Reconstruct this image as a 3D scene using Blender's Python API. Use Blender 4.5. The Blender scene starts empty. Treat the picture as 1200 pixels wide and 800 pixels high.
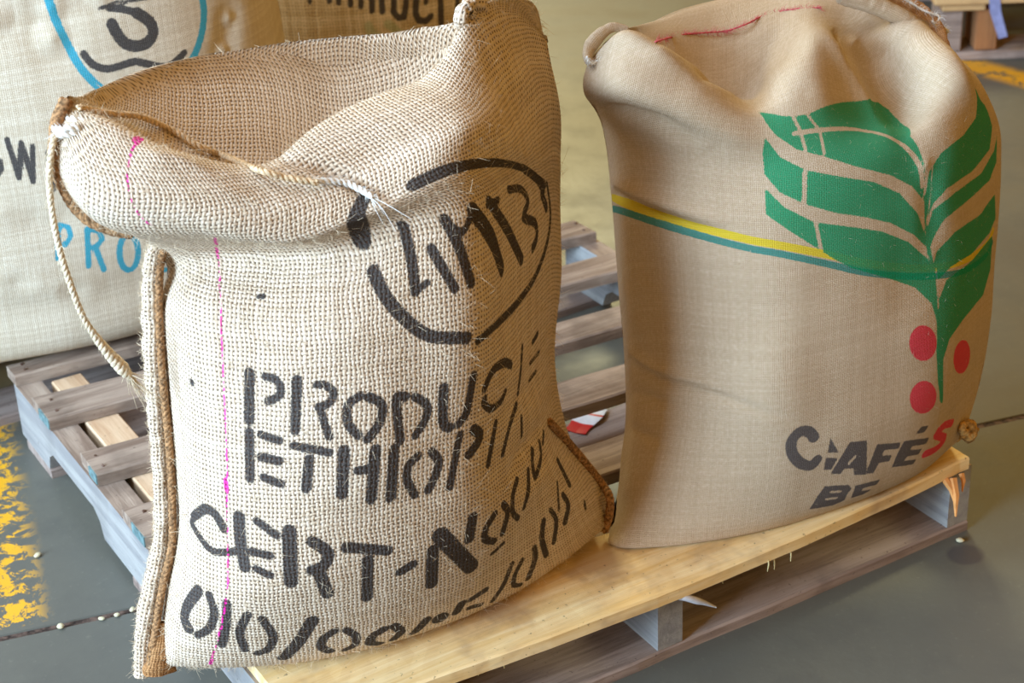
import bpy, bmesh, math, random
import numpy as np
from mathutils import Vector, Matrix, Quaternion
SC = bpy.context.scene
COL = SC.collection
random.seed(7); RNG = np.random.default_rng(7)

# ------------------------------------------------------------------ camera
cam_d = bpy.data.cameras.new('camera'); cam = bpy.data.objects.new('camera', cam_d); COL.objects.link(cam)
CAM_P = [-0.6044, -1.5216, 1.4393]
cam.matrix_world = Matrix([[0.850404, 0.271604, -0.450604, -0.604358], [-0.524832, 0.377793, -0.762773, -1.521645], [-0.036937, 0.885157, 0.463824, 1.439314], [0.0, 0.0, 0.0, 1.0]])
cam_d.sensor_width = 36.0; cam_d.lens = 64.850
cam_d.clip_start = .05; cam_d.clip_end = 60
cam_d.dof.use_dof = True; cam_d.dof.focus_distance = 2.12; cam_d.dof.aperture_fstop = 8.0
SC.camera = cam

# ------------------------------------------------------------------ light
def lin(r, g, b):
    f = lambda c: (c/255)/12.92 if c/255 <= .04045 else ((c/255+.055)/1.055)**2.4
    return (f(r), f(g), f(b), 1)
world = bpy.data.worlds.new('World'); SC.world = world; world.use_nodes = True
wn = world.node_tree.nodes['Background']
wn.inputs[0].default_value = (1.0, .55, .13, 1); wn.inputs[1].default_value = .59
def area(name, loc, target, sx, sy, power, color):
    d = bpy.data.lights.new(name, 'AREA'); d.shape = 'RECTANGLE'; d.size = sx; d.size_y = sy; d.energy = power; d.color = color
    o = bpy.data.objects.new(name, d); COL.objects.link(o); o.location = loc
    o.rotation_euler = (Vector(target)-Vector(loc)).to_track_quat('-Z', 'Y').to_euler(); return o
area('daylight_door', (-4.2, -.6, 1.9), (.5, .1, .4), 2.1, 2.0, 640, (.53, .76, 1.0))
area('skylight', (-2.2, 1.0, 3.9), (.5, .3, .4), 1.6, 1.6, 180, (.54, .76, 1.0))
area('hall_lamp', (3.4, 5.8, 3.6), (1.4, .4, 0), 1.4, 1.4, 250, (1.0, .92, .52))
SC.view_settings.view_transform = 'Standard'; SC.view_settings.look = 'None'
SC.view_settings.exposure = 0.0; SC.view_settings.gamma = 1.0; SC.view_settings.use_curve_mapping = False

# ------------------------------------------------------------------ object helpers
def link_mesh(name, me, mat=None, parent=None, smooth=False):
    if mat is not None:
        for m in (mat if isinstance(mat, (list, tuple)) else [mat]): me.materials.append(m)
    if smooth: me.polygons.foreach_set('use_smooth', [True]*len(me.polygons))
    o = bpy.data.objects.new(name, me); COL.objects.link(o)
    if parent is not None:
        o.parent = parent; o.matrix_parent_inverse = parent.matrix_basis.inverted()
    return o
def empty(name, loc=(0, 0, 0)):
    o = bpy.data.objects.new(name, None); COL.objects.link(o); o.location = loc; o.empty_display_size = .05; return o
def tag(o, label=None, cat=None, group=None, kind=None):
    for k, v in (('label', label), ('category', cat), ('group', group), ('kind', kind)):
        if v: o[k] = v
    return o
def mesh_np(name, verts, faces):
    me = bpy.data.meshes.new(name); me.from_pydata([tuple(v) for v in verts], [], [tuple(f) for f in faces]); me.update(); return me
class MB:
    def __init__(s): s.v = []; s.f = []
    def add(s, v, f):
        n = len(s.v); s.v += [tuple(p) for p in v]; s.f += [tuple(i+n for i in q) for q in f]; return s
    def tube(s, pts, rad, n=6, cap=True):
        pts = [Vector(p) for p in pts]; m = len(pts); R = rad if hasattr(rad, '__len__') else [rad]*m
        v = []; prev = None
        for i, p in enumerate(pts):
            t = (pts[min(i+1, m-1)]-pts[max(i-1, 0)]).normalized()
            if prev is None: prev = t.orthogonal().normalized()
            a = (prev-t*prev.dot(t)).normalized(); b = t.cross(a); prev = a
            for k in range(n):
                c = 2*math.pi*k/n; v.append(p+(a*math.cos(c)+b*math.sin(c))*R[i])
        f = [(i*n+k, i*n+(k+1) % n, (i+1)*n+(k+1) % n, (i+1)*n+k) for i in range(m-1) for k in range(n)]
        if cap: f += [tuple(range(n))[::-1], tuple(range((m-1)*n, m*n))]
        return s.add(v, f)
    def build(s, name, mat, parent=None, smooth=False):
        return link_mesh(name, mesh_np(name, s.v, s.f), mat, parent, smooth)

# ------------------------------------------------------------------ node helpers
class NT:
    def __init__(s, name):
        s.m = bpy.data.materials.new(name); s.m.use_nodes = True; s.t = s.m.node_tree; s.b = s.t.nodes['Principled BSDF']
    def n(s, ty, **k):
        o = s.t.nodes.new(ty)
        for a, v in k.items(): setattr(o, a, v)
        return o
    def link(s, a, b): s.t.links.new(a, b)
    def put(s, inp, v):
        if isinstance(v, bpy.types.NodeSocket): s.link(v, inp)
        elif v is not None: inp.default_value = v
    def math(s, op, a, b=None, c=None, clamp=False):
        o = s.n('ShaderNodeMath', operation=op, use_clamp=clamp)
        for i, x in enumerate((a, b, c)): s.put(o.inputs[i], x)
        return o.outputs[0]
    def mix(s, f, a, b, mode='MIX'):
        o = s.n('ShaderNodeMix', data_type='RGBA', blend_type=mode); s.put(o.inputs[0], f); s.put(o.inputs[6], a); s.put(o.inputs[7], b); return o.outputs[2]
    def step(s, x, lo, hi, a=0., b=1.):
        o = s.n('ShaderNodeMapRange', interpolation_type='SMOOTHSTEP'); s.put(o.inputs[0], x)
        for i, q in enumerate((lo, hi, a, b)): s.put(o.inputs[i+1], q)
        return o.outputs[0]
    def noise(s, vec, scale, detail=3, rough=.55, dist=0):
        o = s.n('ShaderNodeTexNoise'); s.put(o.inputs['Vector'], vec); s.put(o.inputs['Scale'], scale); s.put(o.inputs['Detail'], detail); s.put(o.inputs['Roughness'], rough); s.put(o.inputs['Distortion'], dist); return o.outputs[0]
    def vmap(s, vec, scale=(1, 1, 1), rot=(0, 0, 0), loc=(0, 0, 0)):
        o = s.n('ShaderNodeMapping'); s.put(o.inputs[0], vec); o.inputs[1].default_value = loc; o.inputs[2].default_value = rot; o.inputs[3].default_value = scale; return o.outputs[0]
    def coord(s, k='Object'): return s.n('ShaderNodeTexCoord').outputs[k]
    def attr(s, name, out='Fac'): return s.n('ShaderNodeAttribute', attribute_name=name).outputs[out]
    def bump(s, h, dist, strength=1.0, nrm=None):
        o = s.n('ShaderNodeBump'); s.put(o.inputs['Height'], h); o.inputs['Distance'].default_value = dist; o.inputs['Strength'].default_value = strength
        if nrm is not None: s.link(nrm, o.inputs['Normal'])
        return o.outputs[0]
    def done(s, col, rough=.9, bump=None, spec=.2):
        s.put(s.b.inputs['Base Color'], col); s.put(s.b.inputs['Roughness'], rough); s.b.inputs['Specular IOR Level'].default_value = spec
        if bump is not None: s.link(bump, s.b.inputs['Normal'])
        return s.m

def burlap(name, period, c_light, c_dark, c_gap, gap=.5, inks=(), relief=.0011, cover=.78, streak=.25, dirt=None):
    """woven jute: two crossing sets of threads in fabric metres, with printed inks read from distance attributes"""
    t = NT(name); uv = t.coord('UV')
    wob = t.n('ShaderNodeTexNoise'); t.put(wob.inputs['Vector'], uv); wob.inputs['Scale'].default_value = 34; wob.inputs['Detail'].default_value = 2
    sub = t.n('ShaderNodeVectorMath', operation='SUBTRACT'); t.link(wob.outputs['Color'], sub.inputs[0]); sub.inputs[1].default_value = (.5, .5, .5)
    sc = t.n('ShaderNodeVectorMath', operation='SCALE'); t.link(sub.outputs[0], sc.inputs[0]); sc.inputs['Scale'].default_value = period*1.3
    ad = t.n('ShaderNodeVectorMath', operation='ADD'); t.link(uv, ad.inputs[0]); t.link(sc.outputs[0], ad.inputs[1])
    sp = t.n('ShaderNodeSeparateXYZ'); t.link(ad.outputs[0], sp.inputs[0])
    x = t.math('DIVIDE', sp.outputs[0], period); y = t.math('DIVIDE', sp.outputs[1], period*1.04)
    fx = t.math('FRACT', x); fy = t.math('FRACT', y); ix = t.math('FLOOR', x); iy = t.math('FLOOR', y)
    ax = t.math('MULTIPLY', t.math('ABSOLUTE', t.math('SUBTRACT', fx, .5)), 2.0)
    ay = t.math('MULTIPLY', t.math('ABSOLUTE', t.math('SUBTRACT', fy, .5)), 2.0)
    # every thread has its own thickness
    def rnd(i, k):
        c = t.n('ShaderNodeTexWhiteNoise', noise_dimensions='2D'); cb = t.n('ShaderNodeCombineXYZ'); t.link(i, cb.inputs[0]); cb.inputs[1].default_value = k; t.link(cb.outputs[0], c.inputs['Vector']); return c.outputs['Value']
    rx = rnd(ix, 3.3); ry = rnd(iy, 8.1)
    slub = t.noise(t.vmap(uv, (60, 9, 1)), 6.0, 2); slub2 = t.noise(t.vmap(uv, (9, 60, 1)), 6.0, 2)
    wx = t.math('ADD', t.math('MULTIPLY', rx, .22), t.math('ADD', cover-.2, t.math('MULTIPLY', slub, .2)))
    wy = t.math('ADD', t.math('MULTIPLY', ry, .22), t.math('ADD', cover-.2, t.math('MULTIPLY', slub2, .2)))
    def prof(a, w):
        q = t.math('DIVIDE', a, w); return t.math('SQRT', t.math('MAXIMUM', t.math('SUBTRACT', 1.0, t.math('MULTIPLY', q, q)), 0.0))
    par = t.math('COSINE', t.math('MULTIPLY', t.math('ADD', ix, iy), math.pi))      # +1 / -1: which thread lies on top
    sx = t.math('SINE', t.math('MULTIPLY', fx, math.pi)); sy = t.math('SINE', t.math('MULTIPLY', fy, math.pi))
    hx = t.math('MULTIPLY', prof(ax, wx), t.math('ADD', .68, t.math('MULTIPLY', t.math('MULTIPLY', par, sy), .32)))
    hy = t.math('MULTIPLY', prof(ay, wy), t.math('SUBTRACT', .68, t.math('MULTIPLY', t.math('MULTIPLY', par, sx), .32)))
    h = t.math('MAXIMUM', hx, hy)
    fib = t.noise(uv, 1400, 3, .7)
    h2 = t.math('ADD', h, t.math('MULTIPLY', fib, .28))
    tone = t.math('ADD', t.math('ADD', t.math('MULTIPLY', rx, streak), t.math('MULTIPLY', ry, streak)), t.math('MULTIPLY', t.noise(uv, 220, 3, .7), .8))
    base = t.mix(t.step(tone, .3, 1.15), c_dark, c_light)
    spots = t.step(t.noise(uv, 160, 2, .5), .73, .79)
    base = t.mix(t.math('MULTIPLY', spots, .4), base, lin(120, 84, 50))
    if dirt is not None:
        base = t.mix(t.math('MULTIPLY', t.step(t.math('ADD', t.attr('stain'), t.math('MULTIPLY', t.noise(uv, 40, 4), .5)), .45, 1.0), .85), base, dirt)
    for aname, colr, soft, strength in inks:
        d = t.attr(aname)
        d = t.math('ADD', d, t.math('MULTIPLY', t.math('SUBTRACT', t.noise(uv, 380, 3, .7), .5), soft*3.2))
        d = t.math('SUBTRACT', d, t.math('MULTIPLY', t.math('SUBTRACT', h, .6), soft*.8))
        f = t.step(d, -soft*.55, soft*.55, 1., 0.)
        f = t.math('MULTIPLY', f, t.step(t.noise(uv, 520, 3, .7), .22, .5, strength*.72, strength))
        base = t.mix(f, base, colr)
    col = t.mix(t.math('MULTIPLY', t.step(h, .12, .52, 1., 0.), gap), base, c_gap)
    return t.done(col, .95, t.bump(h2, relief, .9), .08)

def wood(name, c1, c2, c3, grain=1.0, axis=0, stain=.35, rough=.8, lo=.5):
    t = NT(name); ob = t.coord('Object')
    s = [34, 34, 34]; s[axis] = 2.2
    v = t.vmap(ob, tuple(s)); rnd = t.n('ShaderNodeObjectInfo').outputs['Random']
    mv = t.n('ShaderNodeVectorMath', operation='ADD'); t.link(v, mv.inputs[0]); cb = t.n('ShaderNodeCombineXYZ'); t.link(t.math('MULTIPLY', rnd, 50), cb.inputs[0]); t.link(t.math('MULTIPLY', rnd, 31), cb.inputs[1]); t.link(cb.outputs[0], mv.inputs[1])
    g = t.noise(mv.outputs[0], 1.6, 6, .62, .6); g2 = t.noise(mv.outputs[0], 7.0, 4, .7)
    col = t.mix(t.step(g, .33, .68), c1, c2)
    col = t.mix(t.math('MULTIPLY', t.step(g2, .5, .75), .45*grain), col, c3)
    blot = t.noise(ob, 7.5, 4, .6)
    col = t.mix(t.math('MULTIPLY', t.step(t.noise(t.vmap(ob, (5, 9, 9), loc=(3, 1, 2)), 1.0, 3, .5), .46, .68), stain*.55), col, tuple(min(1, c*1.25) for c in c1[:3])+(1,))
    col = t.mix(t.math('MULTIPLY', t.step(blot, lo, lo+.17), stain), col, c3)
    col = t.mix(t.math('MULTIPLY', t.step(t.noise(ob, 160, 2), .68, .74), .5), col, lin(60, 46, 40))
    hh = t.math('ADD', t.math('MULTIPLY', g2, .7), t.math('MULTIPLY', t.noise(mv.outputs[0], 22, 2), .4))
    return t.done(col, rough, t.bump(hh, .0016*grain, .7), .25)

def plain(name, col, rough=.8, var=.12, scale=60, bump=.0004, spec=.3):
    t = NT(name); ob = t.coord('Object'); nz = t.noise(ob, scale, 4, .6)
    dk = tuple(c*(1-var*2.2) for c in col[:3])+(1,)
    return t.done(t.mix(t.step(nz, .3, .7), dk, col), rough, t.bump(nz, bump, .6), spec)

M = {}
GREY1, GREY2, GREY3 = lin(166, 148, 132), lin(124, 104, 90), lin(78, 64, 56)
M['slat'] = wood('weathered_slat', GREY1, GREY2, GREY3, 1.0, 0, .45)
M['slat_y'] = wood('weathered_stringer_top', GREY1, GREY2, GREY3, 1.0, 1, .45)
M['stringer'] = wood('weathered_stringer', lin(160, 158, 154), lin(132, 130, 130), lin(98, 94, 92), .8, 1, .25)
M['bottom'] = wood('bottom_board', lin(168, 150, 140), lin(128, 110, 100), lin(86, 72, 68), 1.0, 0, .4)
M['fresh'] = wood('fresh_pine', lin(242, 216, 166), lin(224, 186, 122), lin(156, 124, 98), .5, 0, .6, .75, .50)
M['block'] = wood('repair_block', lin(212, 184, 152), lin(186, 150, 116), lin(140, 108, 84), .6, 1, .1)
M['teal'] = plain('teal_paint', lin(112, 142, 144), .7, .25, 90)
M['splint'] = plain('raw_splinter', lin(226, 158, 92), .8)
M['red_thread'] = plain('red_thread', lin(214, 96, 106), .8, .2, 400)
M['nail'] = plain('rusty_nail', lin(96, 70, 56), .6)
M['straw'] = plain('pale_fibre', lin(232, 214, 158), .9)
M['twine'] = plain('twine', lin(230, 200, 160), .95, .25, 300)
M['twine_brown'] = plain('brown_braid', lin(178, 134, 92), .95, .35, 260, .001)
M['twine_pale'] = plain('pale_twine', lin(236, 216, 184), .95, .2, 300)
M['knob'] = plain('tan_cloth_tuft', lin(206, 160, 92), .95, .3, 200, .001)
M['wrap_red'] = plain('red_print', lin(200, 40, 44), .4, .05)
M['wrap_white'] = plain('white_print', lin(226, 226, 230), .4, .05)
M['white_twine'] = plain('white_twine', lin(236, 232, 224), .95, .1, 300)
M['pebble'] = plain('pebble', lin(214, 204, 170), .8)
M['plastic'] = plain('plastic_scrap', lin(196, 194, 196), .35, .12, 60, .001, .5)
M['plank_far'] = wood('far_board', lin(214, 178, 128), lin(184, 146, 100), lin(120, 90, 66), .5, 0, .3)
M['block_far'] = wood('far_block', lin(170, 118, 76), lin(136, 92, 60), lin(86, 62, 48), .5, 2, .3)
M['blue_tape'] = plain('blue_tape', lin(150, 158, 206), .5)

# ------------------------------------------------------------------ floor
def floor_mat():
    t = NT('painted_concrete'); ob = t.coord('Object')
    a = t.noise(ob, 1.1, 5, .6); b = t.noise(ob, 9, 5, .6); c = t.noise(ob, 90, 3, .6)
    col = t.mix(t.step(a, .35, .65), lin(88, 88, 82), lin(100, 99, 89))
    col = t.mix(t.math('MULTIPLY', t.step(b, .45, .75), .35), col, lin(73, 73, 70))
    col = t.mix(t.math('MULTIPLY', t.step(c, .6, .8), .25), col, lin(140, 140, 124))
    sp = t.n('ShaderNodeSeparateXYZ'); t.link(ob, sp.inputs[0])
    # worn yellow lane markings: a stripe beside the pallet and one far away by the second pallet
    n1 = t.noise(t.vmap(ob, (1, 1, 1), (0, 0, .25)), 34, 9, .74, .6)
    def stripe(x0, y0, x1, y1, w, worn):
        L = math.hypot(x1-x0, y1-y0); nx, ny = -(y1-y0)/L, (x1-x0)/L; tx, ty = (x1-x0)/L, (y1-y0)/L
        d = t.math('ADD', t.math('MULTIPLY', t.math('SUBTRACT', sp.outputs[0], x0), nx), t.math('MULTIPLY', t.math('SUBTRACT', sp.outputs[1], y0), ny))
        s = t.math('ADD', t.math('MULTIPLY', t.math('SUBTRACT', sp.outputs[0], x0), tx), t.math('MULTIPLY', t.math('SUBTRACT', sp.outputs[1], y0), ty))
        d = t.math('ABSOLUTE', d)
        m = t.math('MULTIPLY', t.step(d, w-.03, w+.012, 1., 0.), t.math('MULTIPLY', t.step(s, -.01, .0), t.step(s, L, L+.01, 1., 0.)))
        return t.math('MULTIPLY', m, t.step(n1, worn-.006, worn+.012))
    y1 = stripe(-0.182, 0.548, -0.029, 1.181, .060, .505)
    y2 = stripe(2.36, 1.44, 2.44, .95, .05, .44)
    # inner wear: the middle of the stripe is scuffed through
    col = t.mix(t.math('MULTIPLY', t.math('MAXIMUM', y1, y2), .93), col, lin(224, 166, 30))
    # one dark oil spot in front of the right stringer
    dx = t.math('SUBTRACT', sp.outputs[0], .968); dy = t.math('SUBTRACT', sp.outputs[1], -.045)
    r = t.math('SQRT', t.math('ADD', t.math('MULTIPLY', dx, dx), t.math('MULTIPLY', t.math('MULTIPLY', dy, dy), 1.2)))
    col = t.mix(t.math('MULTIPLY', t.step(r, .021, .030, 1., 0.), .75), col, lin(70, 68, 72))
    rough = t.step(b, .3, .7, .36, .5)
    return t.done(col, rough, t.bump(t.math('ADD', b, t.math('MULTIPLY', c, .3)), .0015, .5), .4)
M['floor'] = floor_mat()
M['joint'] = plain('joint_filler', lin(104, 84, 74), .9, .4, 120, .003)
ja, jb = Vector((-.19, .525, 0)), Vector((1.30, .178, 0)); jd = (jb-ja).normalized(); jn = Vector((-jd.y, jd.x, 0))
A, B = ja-jd*12, jb+jd*12
hw = .007
fl = MB()
for sgn in (-1, 1):
    a0, b0 = A+jn*hw*sgn, B+jn*hw*sgn; far = jn*sgn*14
    a1, b1 = a0-jn*.003*sgn, b0-jn*.003*sgn
    q = [a0, b0, b0+far, a0+far]; fl.add(q, [(0, 1, 2, 3) if sgn > 0 else (3, 2, 1, 0)])
    q = [a0, b0, b1-Vector((0, 0, .007)), a1-Vector((0, 0, .007))]; fl.add(q, [(3, 2, 1, 0) if sgn > 0 else (0, 1, 2, 3)])
fo = fl.build('floor', M['floor']); tag(fo, 'grey green painted concrete warehouse floor with worn yellow lane marks', None, kind='structure')
jm = MB(); jm.add([A-jn*.0066-Vector((0, 0, .0022)), B-jn*.0066-Vector((0, 0, .0022)), B+jn*.0066-Vector((0, 0, .0022)), A+jn*.0066-Vector((0, 0, .0022))], [(0, 1, 2, 3)])
jm.build('joint_filler', M['joint'], fo)

# ------------------------------------------------------------------ timber
def plank(name, quad, z0, z1, mat, parent, nu=20, nv=4, warp=.0012, chip=.003, seed=0, edge=None):
    """board whose top outline is quad = front-left, front-right, back-right, back-left"""
    q = [Vector((x, y, 0)) for x, y in quad]; rr = random.Random(seed*7+3)
    rows = []; prof = [(0, z0, 0), (0, z1-.0025, 0), (.0025, z1, 0)]+[(None, z1, k/(nv)) for k in range(1, nv)]+[(.0025, z1, 1), (0, z1-.0025, 1), (0, z0, 1)]
    ph = [rr.uniform(0, 6) for _ in range(6)]
    v = []; n = len(prof)
    for i in range(nu+1):
        s = i/nu; a = q[0].lerp(q[1], s); b = q[3].lerp(q[2], s); w = (b-a).length; d = (b-a)/w
        ch0 = chip*(.5+.5*math.sin(9*s+ph[0])*math.sin(23*s+ph[1]))+rr.uniform(0, chip*.4); ch1 = chip*(.5+.5*math.sin(8*s+ph[2])*math.sin(27*s+ph[3]))+rr.uniform(0, chip*.4)
        if edge: ch0 += edge(s)
        dz = warp*math.sin(3.3*s+ph[4])
        for off, z, side in prof:
            if off is None: p = a+d*(w*side)
            elif side == 0: p = a+d*(off+ch0)
            else: p = b-d*(off+ch1)
            zz = z+dz+(rr.uniform(-.0004, .0004) if off is None else 0)
            v.append((p.x, p.y, zz))
    f = []
    for i in range(nu):
        for k in range(n): f.append((i*n+k, (i+1)*n+k, (i+1)*n+(k+1) % n, i*n+(k+1) % n))
    f += [tuple(range(n)), tuple(range(nu*n, nu*n+n))[::-1]]
    me = mesh_np(name, v, f)
    # put the board's own origin at its middle so that the grain differs from board to board
    return link_mesh(name, me, mat, parent)
def box(name, x0, x1, y0, y1, z0, z1, mat, parent, bev=.002):
    bm = bmesh.new(); bmesh.ops.create_cube(bm, size=1)
    for vv in bm.verts: vv.co = Vector(((x0+x1)/2+vv.co.x*(x1-x0), (y0+y1)/2+vv.co.y*(y1-y0), (z0+z1)/2+vv.co.z*(z1-z0)))
    bmesh.ops.bevel(bm, geom=bm.edges[:], offset=bev, segments=1, affect='EDGES', clamp_overlap=True)
    me = bpy.data.meshes.new(name); bm.to_mesh(me); bm.free(); return link_mesh(name, me, mat, parent)
def stringer(x0, x1, y0, y1, parent, z0=.016, z1=.105, shear=0.):
    """long runner on edge with two fork notches cut from below"""
    L = y1-y0; pr = [(y0, z0)]
    for c in (.24, .76):
        m = y0+L*c
        pr += [(m-.115, z0), (m-.105, z0+.025), (m-.085, z0+.038), (m+.085, z0+.038), (m+.105, z0+.025), (m+.115, z0)]
    pr += [(y1, z0), (y1, z1), (y0, z1)]
    bm = bmesh.new(); A_ = [bm.verts.new((x0+shear*(y-y0), y, z)) for y, z in pr]; B_ = [bm.verts.new((x1+shear*(y-y0), y, z)) for y, z in pr]; n = len(pr)
    bm.faces.new(A_); bm.faces.new(B_[::-1])
    for i in range(n): bm.faces.new((A_[i], B_[i], B_[(i+1) % n], A_[(i+1) % n]))
    bmesh.ops.recalc_face_normals(bm, faces=bm.faces[:])
    for f_ in bm.faces:
        if f_.normal.z > .9 and f_.calc_center_median().z > .1: f_.material_index = 1
    bmesh.ops.triangulate(bm, faces=[f for f in bm.faces if len(f.verts) > 4])
    me = bpy.data.meshes.new('stringer'); bm.to_mesh(me); bm.free(); return link_mesh('stringer', me, [M['stringer'], M['slat_y']], parent)

pal = empty('pallet', (.5, .5, 0))
tag(pal, 'weathered grey wooden pallet with one fresh pine board, under the two front sacks', 'pallet')
stringer(0, .038, .0, 1.0, pal); stringer(.488, .526, .0, .985, pal); stringer(.975, 1.012, .0, .955, pal)
SL = [((0, .985), (1.005, .900), (1.0, .972), (.0, 1.03)), ((-.002, .822), (1.012, .742), (1.012, .815), (.0, .908)),
      ((.002, .636), (1.01, .568), (1.012, .640), (.004, .712)), ((-.001, .452), (1.01, .392), (1.012, .470), (-.001, .540)),
      ((.0, .262), (1.01, .218), (1.012, .300), (.0, .350))]
for i, q in enumerate(SL):
    b = plank('deck_board', q, .1055, .125, M['slat'], pal, seed=i, chip=.004, warp=.0)
    nb = MB()
    for sx in (.019, .507, .993):
        for fy in (.28, .70):
            yy = (q[0][1]*(1-sx)+q[1][1]*sx)*(1-fy)+(q[3][1]*(1-sx)+q[2][1]*sx)*fy; nb.tube([(sx+RNG.uniform(-.004, .004), yy, .1240), (sx, yy, .1256)], .0028, 8)
    ns_ = nb.build('nail_heads', M['nail'], b); ns_['kind'] = 'stuff'
    te = MB(); (x0, y0), (x1, y1) = q[0], q[3]
    ya, yb = y0+.004, y0+(y1-y0)*(.55 if i != 2 else .45)
    te.add([(x0-.0016, ya, .108), (x0-.0016, yb, .108), (x0-.0016, yb, .1235), (x0-.0016, ya, .1235), (x0+.002, ya, .108), (x0+.002, yb, .108), (x0+.002, yb, .1235), (x0+.002, ya, .1235)], [(0, 3, 2, 1), (4, 5, 6, 7), (3, 7, 6, 2), (0, 1, 5, 4), (0, 4, 7, 3), (1, 2, 6, 5)])
    if 0 < i < 4: tag(te.build('end_paint', M['teal'], b), 'teal paint on the cut end of the board')
fp = plank('deck_board', ((.004, .006), (1.0, -.007), (1.0, .075), (.004, .172)), .1055, .1235, M['fresh'], pal, nu=60, nv=8, chip=.0012, warp=.0, seed=9, edge=lambda s: -.026*math.sin(math.pi*min(1, s*1.02))**.8)
tag(fp, 'fresh pale yellow pine board along the front edge')
for i, (y0, y1) in enumerate(((-.004, .145), (.44, .545), (.87, .985))):
    plank('bottom_board', ((0, y0), (1.012, y0-.002), (1.012, y1), (0, y1)), .0, .0155, M['bottom'], pal, seed=20+i, chip=.004, warp=.0)
for y0, y1, x1 in ((.92, .975, .098), (.50, .86, .100)):
    box('repair_block', .050, x1, y0, y1, .016, .1045, M['block'], pal)
sm = MB()
for px in [[0.3414, -0.0025, 0.112], [0.3517, -0.0034, 0.112], [0.4002, 0.0028, 0.112], [0.4128, 0.0067, 0.112], [0.451, 0.0018, 0.112], [0.4602, 0.004, 0.112], [0.4686, 0.0069, 0.112], [0.2609, 0.0005, 0.112], [0.2327, 0.0041, 0.112], [0.6505, -0.0203, 0.112], [0.6777, -0.0207, 0.112], [0.6413, -0.0232, 0.112], [0.3004, -0.0007, 0.112], [0.5723, -0.0117, 0.112]]:
    a = Vector(px); d = Vector((RNG.uniform(-.004, .006), -.004, -.016-RNG.uniform(0, .008))); sm.tube([a, a+d*.5+Vector((.001, -.001, 0)), a+d], [.0011, .0009, .0004], 4)
o = sm.build('edge_fibres', M['straw'], fp); o['kind'] = 'stuff'
for k, (p0, p1, w) in enumerate((((.965, -.012, .106), (.948, -.040, .066), .006), ((.955, -.008, .106), (.955, -.030, .078), .005), ((.985, -.008, .104), (.975, -.022, .086), .004))):
    MB().tube([p0, Vector(p0).lerp(Vector(p1), .5)+Vector((.003, 0, .002)), p1], [w, w*.8, w*.2], 5).build('splinter', M['splint'], pal)

# pallet under the two rear sacks
p2 = empty('pallet', (.4, 1.5, 0)); tag(p2, 'wooden pallet behind the front one, carrying the two rear sacks', 'pallet')
for x in (-.28, .33, .93): stringer(x, x+.038, 1.07, 2.0, p2)
for k in range(6):
    y = 1.075+k*.163; plank('deck_board', ((-.28, y), (.968, y), (.968, y+.1), (-.28, y+.1)), .1055, .125, M['slat'], p2, seed=40+k, warp=0, nu=8)
for y in (1.07, 1.49, 1.9): plank('bottom_board', ((-.28, y), (.968, y), (.968, y+.1), (-.28, y+.1)), 0, .0155, M['bottom'], p2, seed=50+int(y*9), warp=0, nu=8)

# far pallet at the upper right
p3 = empty('pallet', (2.33, 1.46, 0)); p3.rotation_euler = (0, 0, math.radians(-31.5))
tag(p3, 'blurred brown wooden pallet on the floor beyond the right sack', 'pallet')
p3m = p3.matrix_basis.copy()
def loc_box(name, x0, x1, y0, y1, z0, z1, mat):
    o = box(name, x0, x1, y0, y1, z0, z1, mat, None, .003); o.parent = p3; return o
for x in (0, .082): loc_box('block', x, x+.052, 0, .1, .02, .118, M['block_far'] if x else M['bottom'])
for x in (.55, 1.05): loc_box('block', x, x+.09, 0, .1, .02, .118, M['block_far'])
for y in (.45, .9):
    for x in (0, .55, 1.05): loc_box('block', x, x+.09, y, y+.1, .02, .118, M['block_far'])
for k in range(6): loc_box('deck_board', -.02, 1.18, -.02+k*.18, .12+k*.18, .1355, .157, M['plank_far'])
for x in (0, .55, 1.05): loc_box('cross_board', x, x+.1, -.01, 1.0, .1185, .135, M['plank_far'])
for y in (0, .45, .9): loc_box('bottom_board', -.01, 1.17, y-.01, y+.11, 0, .0195, M['bottom'])
tp = MB(); tp.add([(.100, -.0225, .158), (.125, -.0225, .158), (.130, -.0235, .12), (.150, -.024, .06), (.130, -.024, .055), (.105, -.0235, .12), (.100, .1, .1585), (.125, .1, .1585)], [(0, 1, 2, 5), (5, 2, 3, 4), (6, 7, 1, 0)])
o = tp.build('tape_strip', M['blue_tape']); o.parent = p3; s_ = o.modifiers.new('t', 'SOLIDIFY'); s_.thickness = .001; tag(o, 'loose bluish tape hanging over the board')

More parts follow.
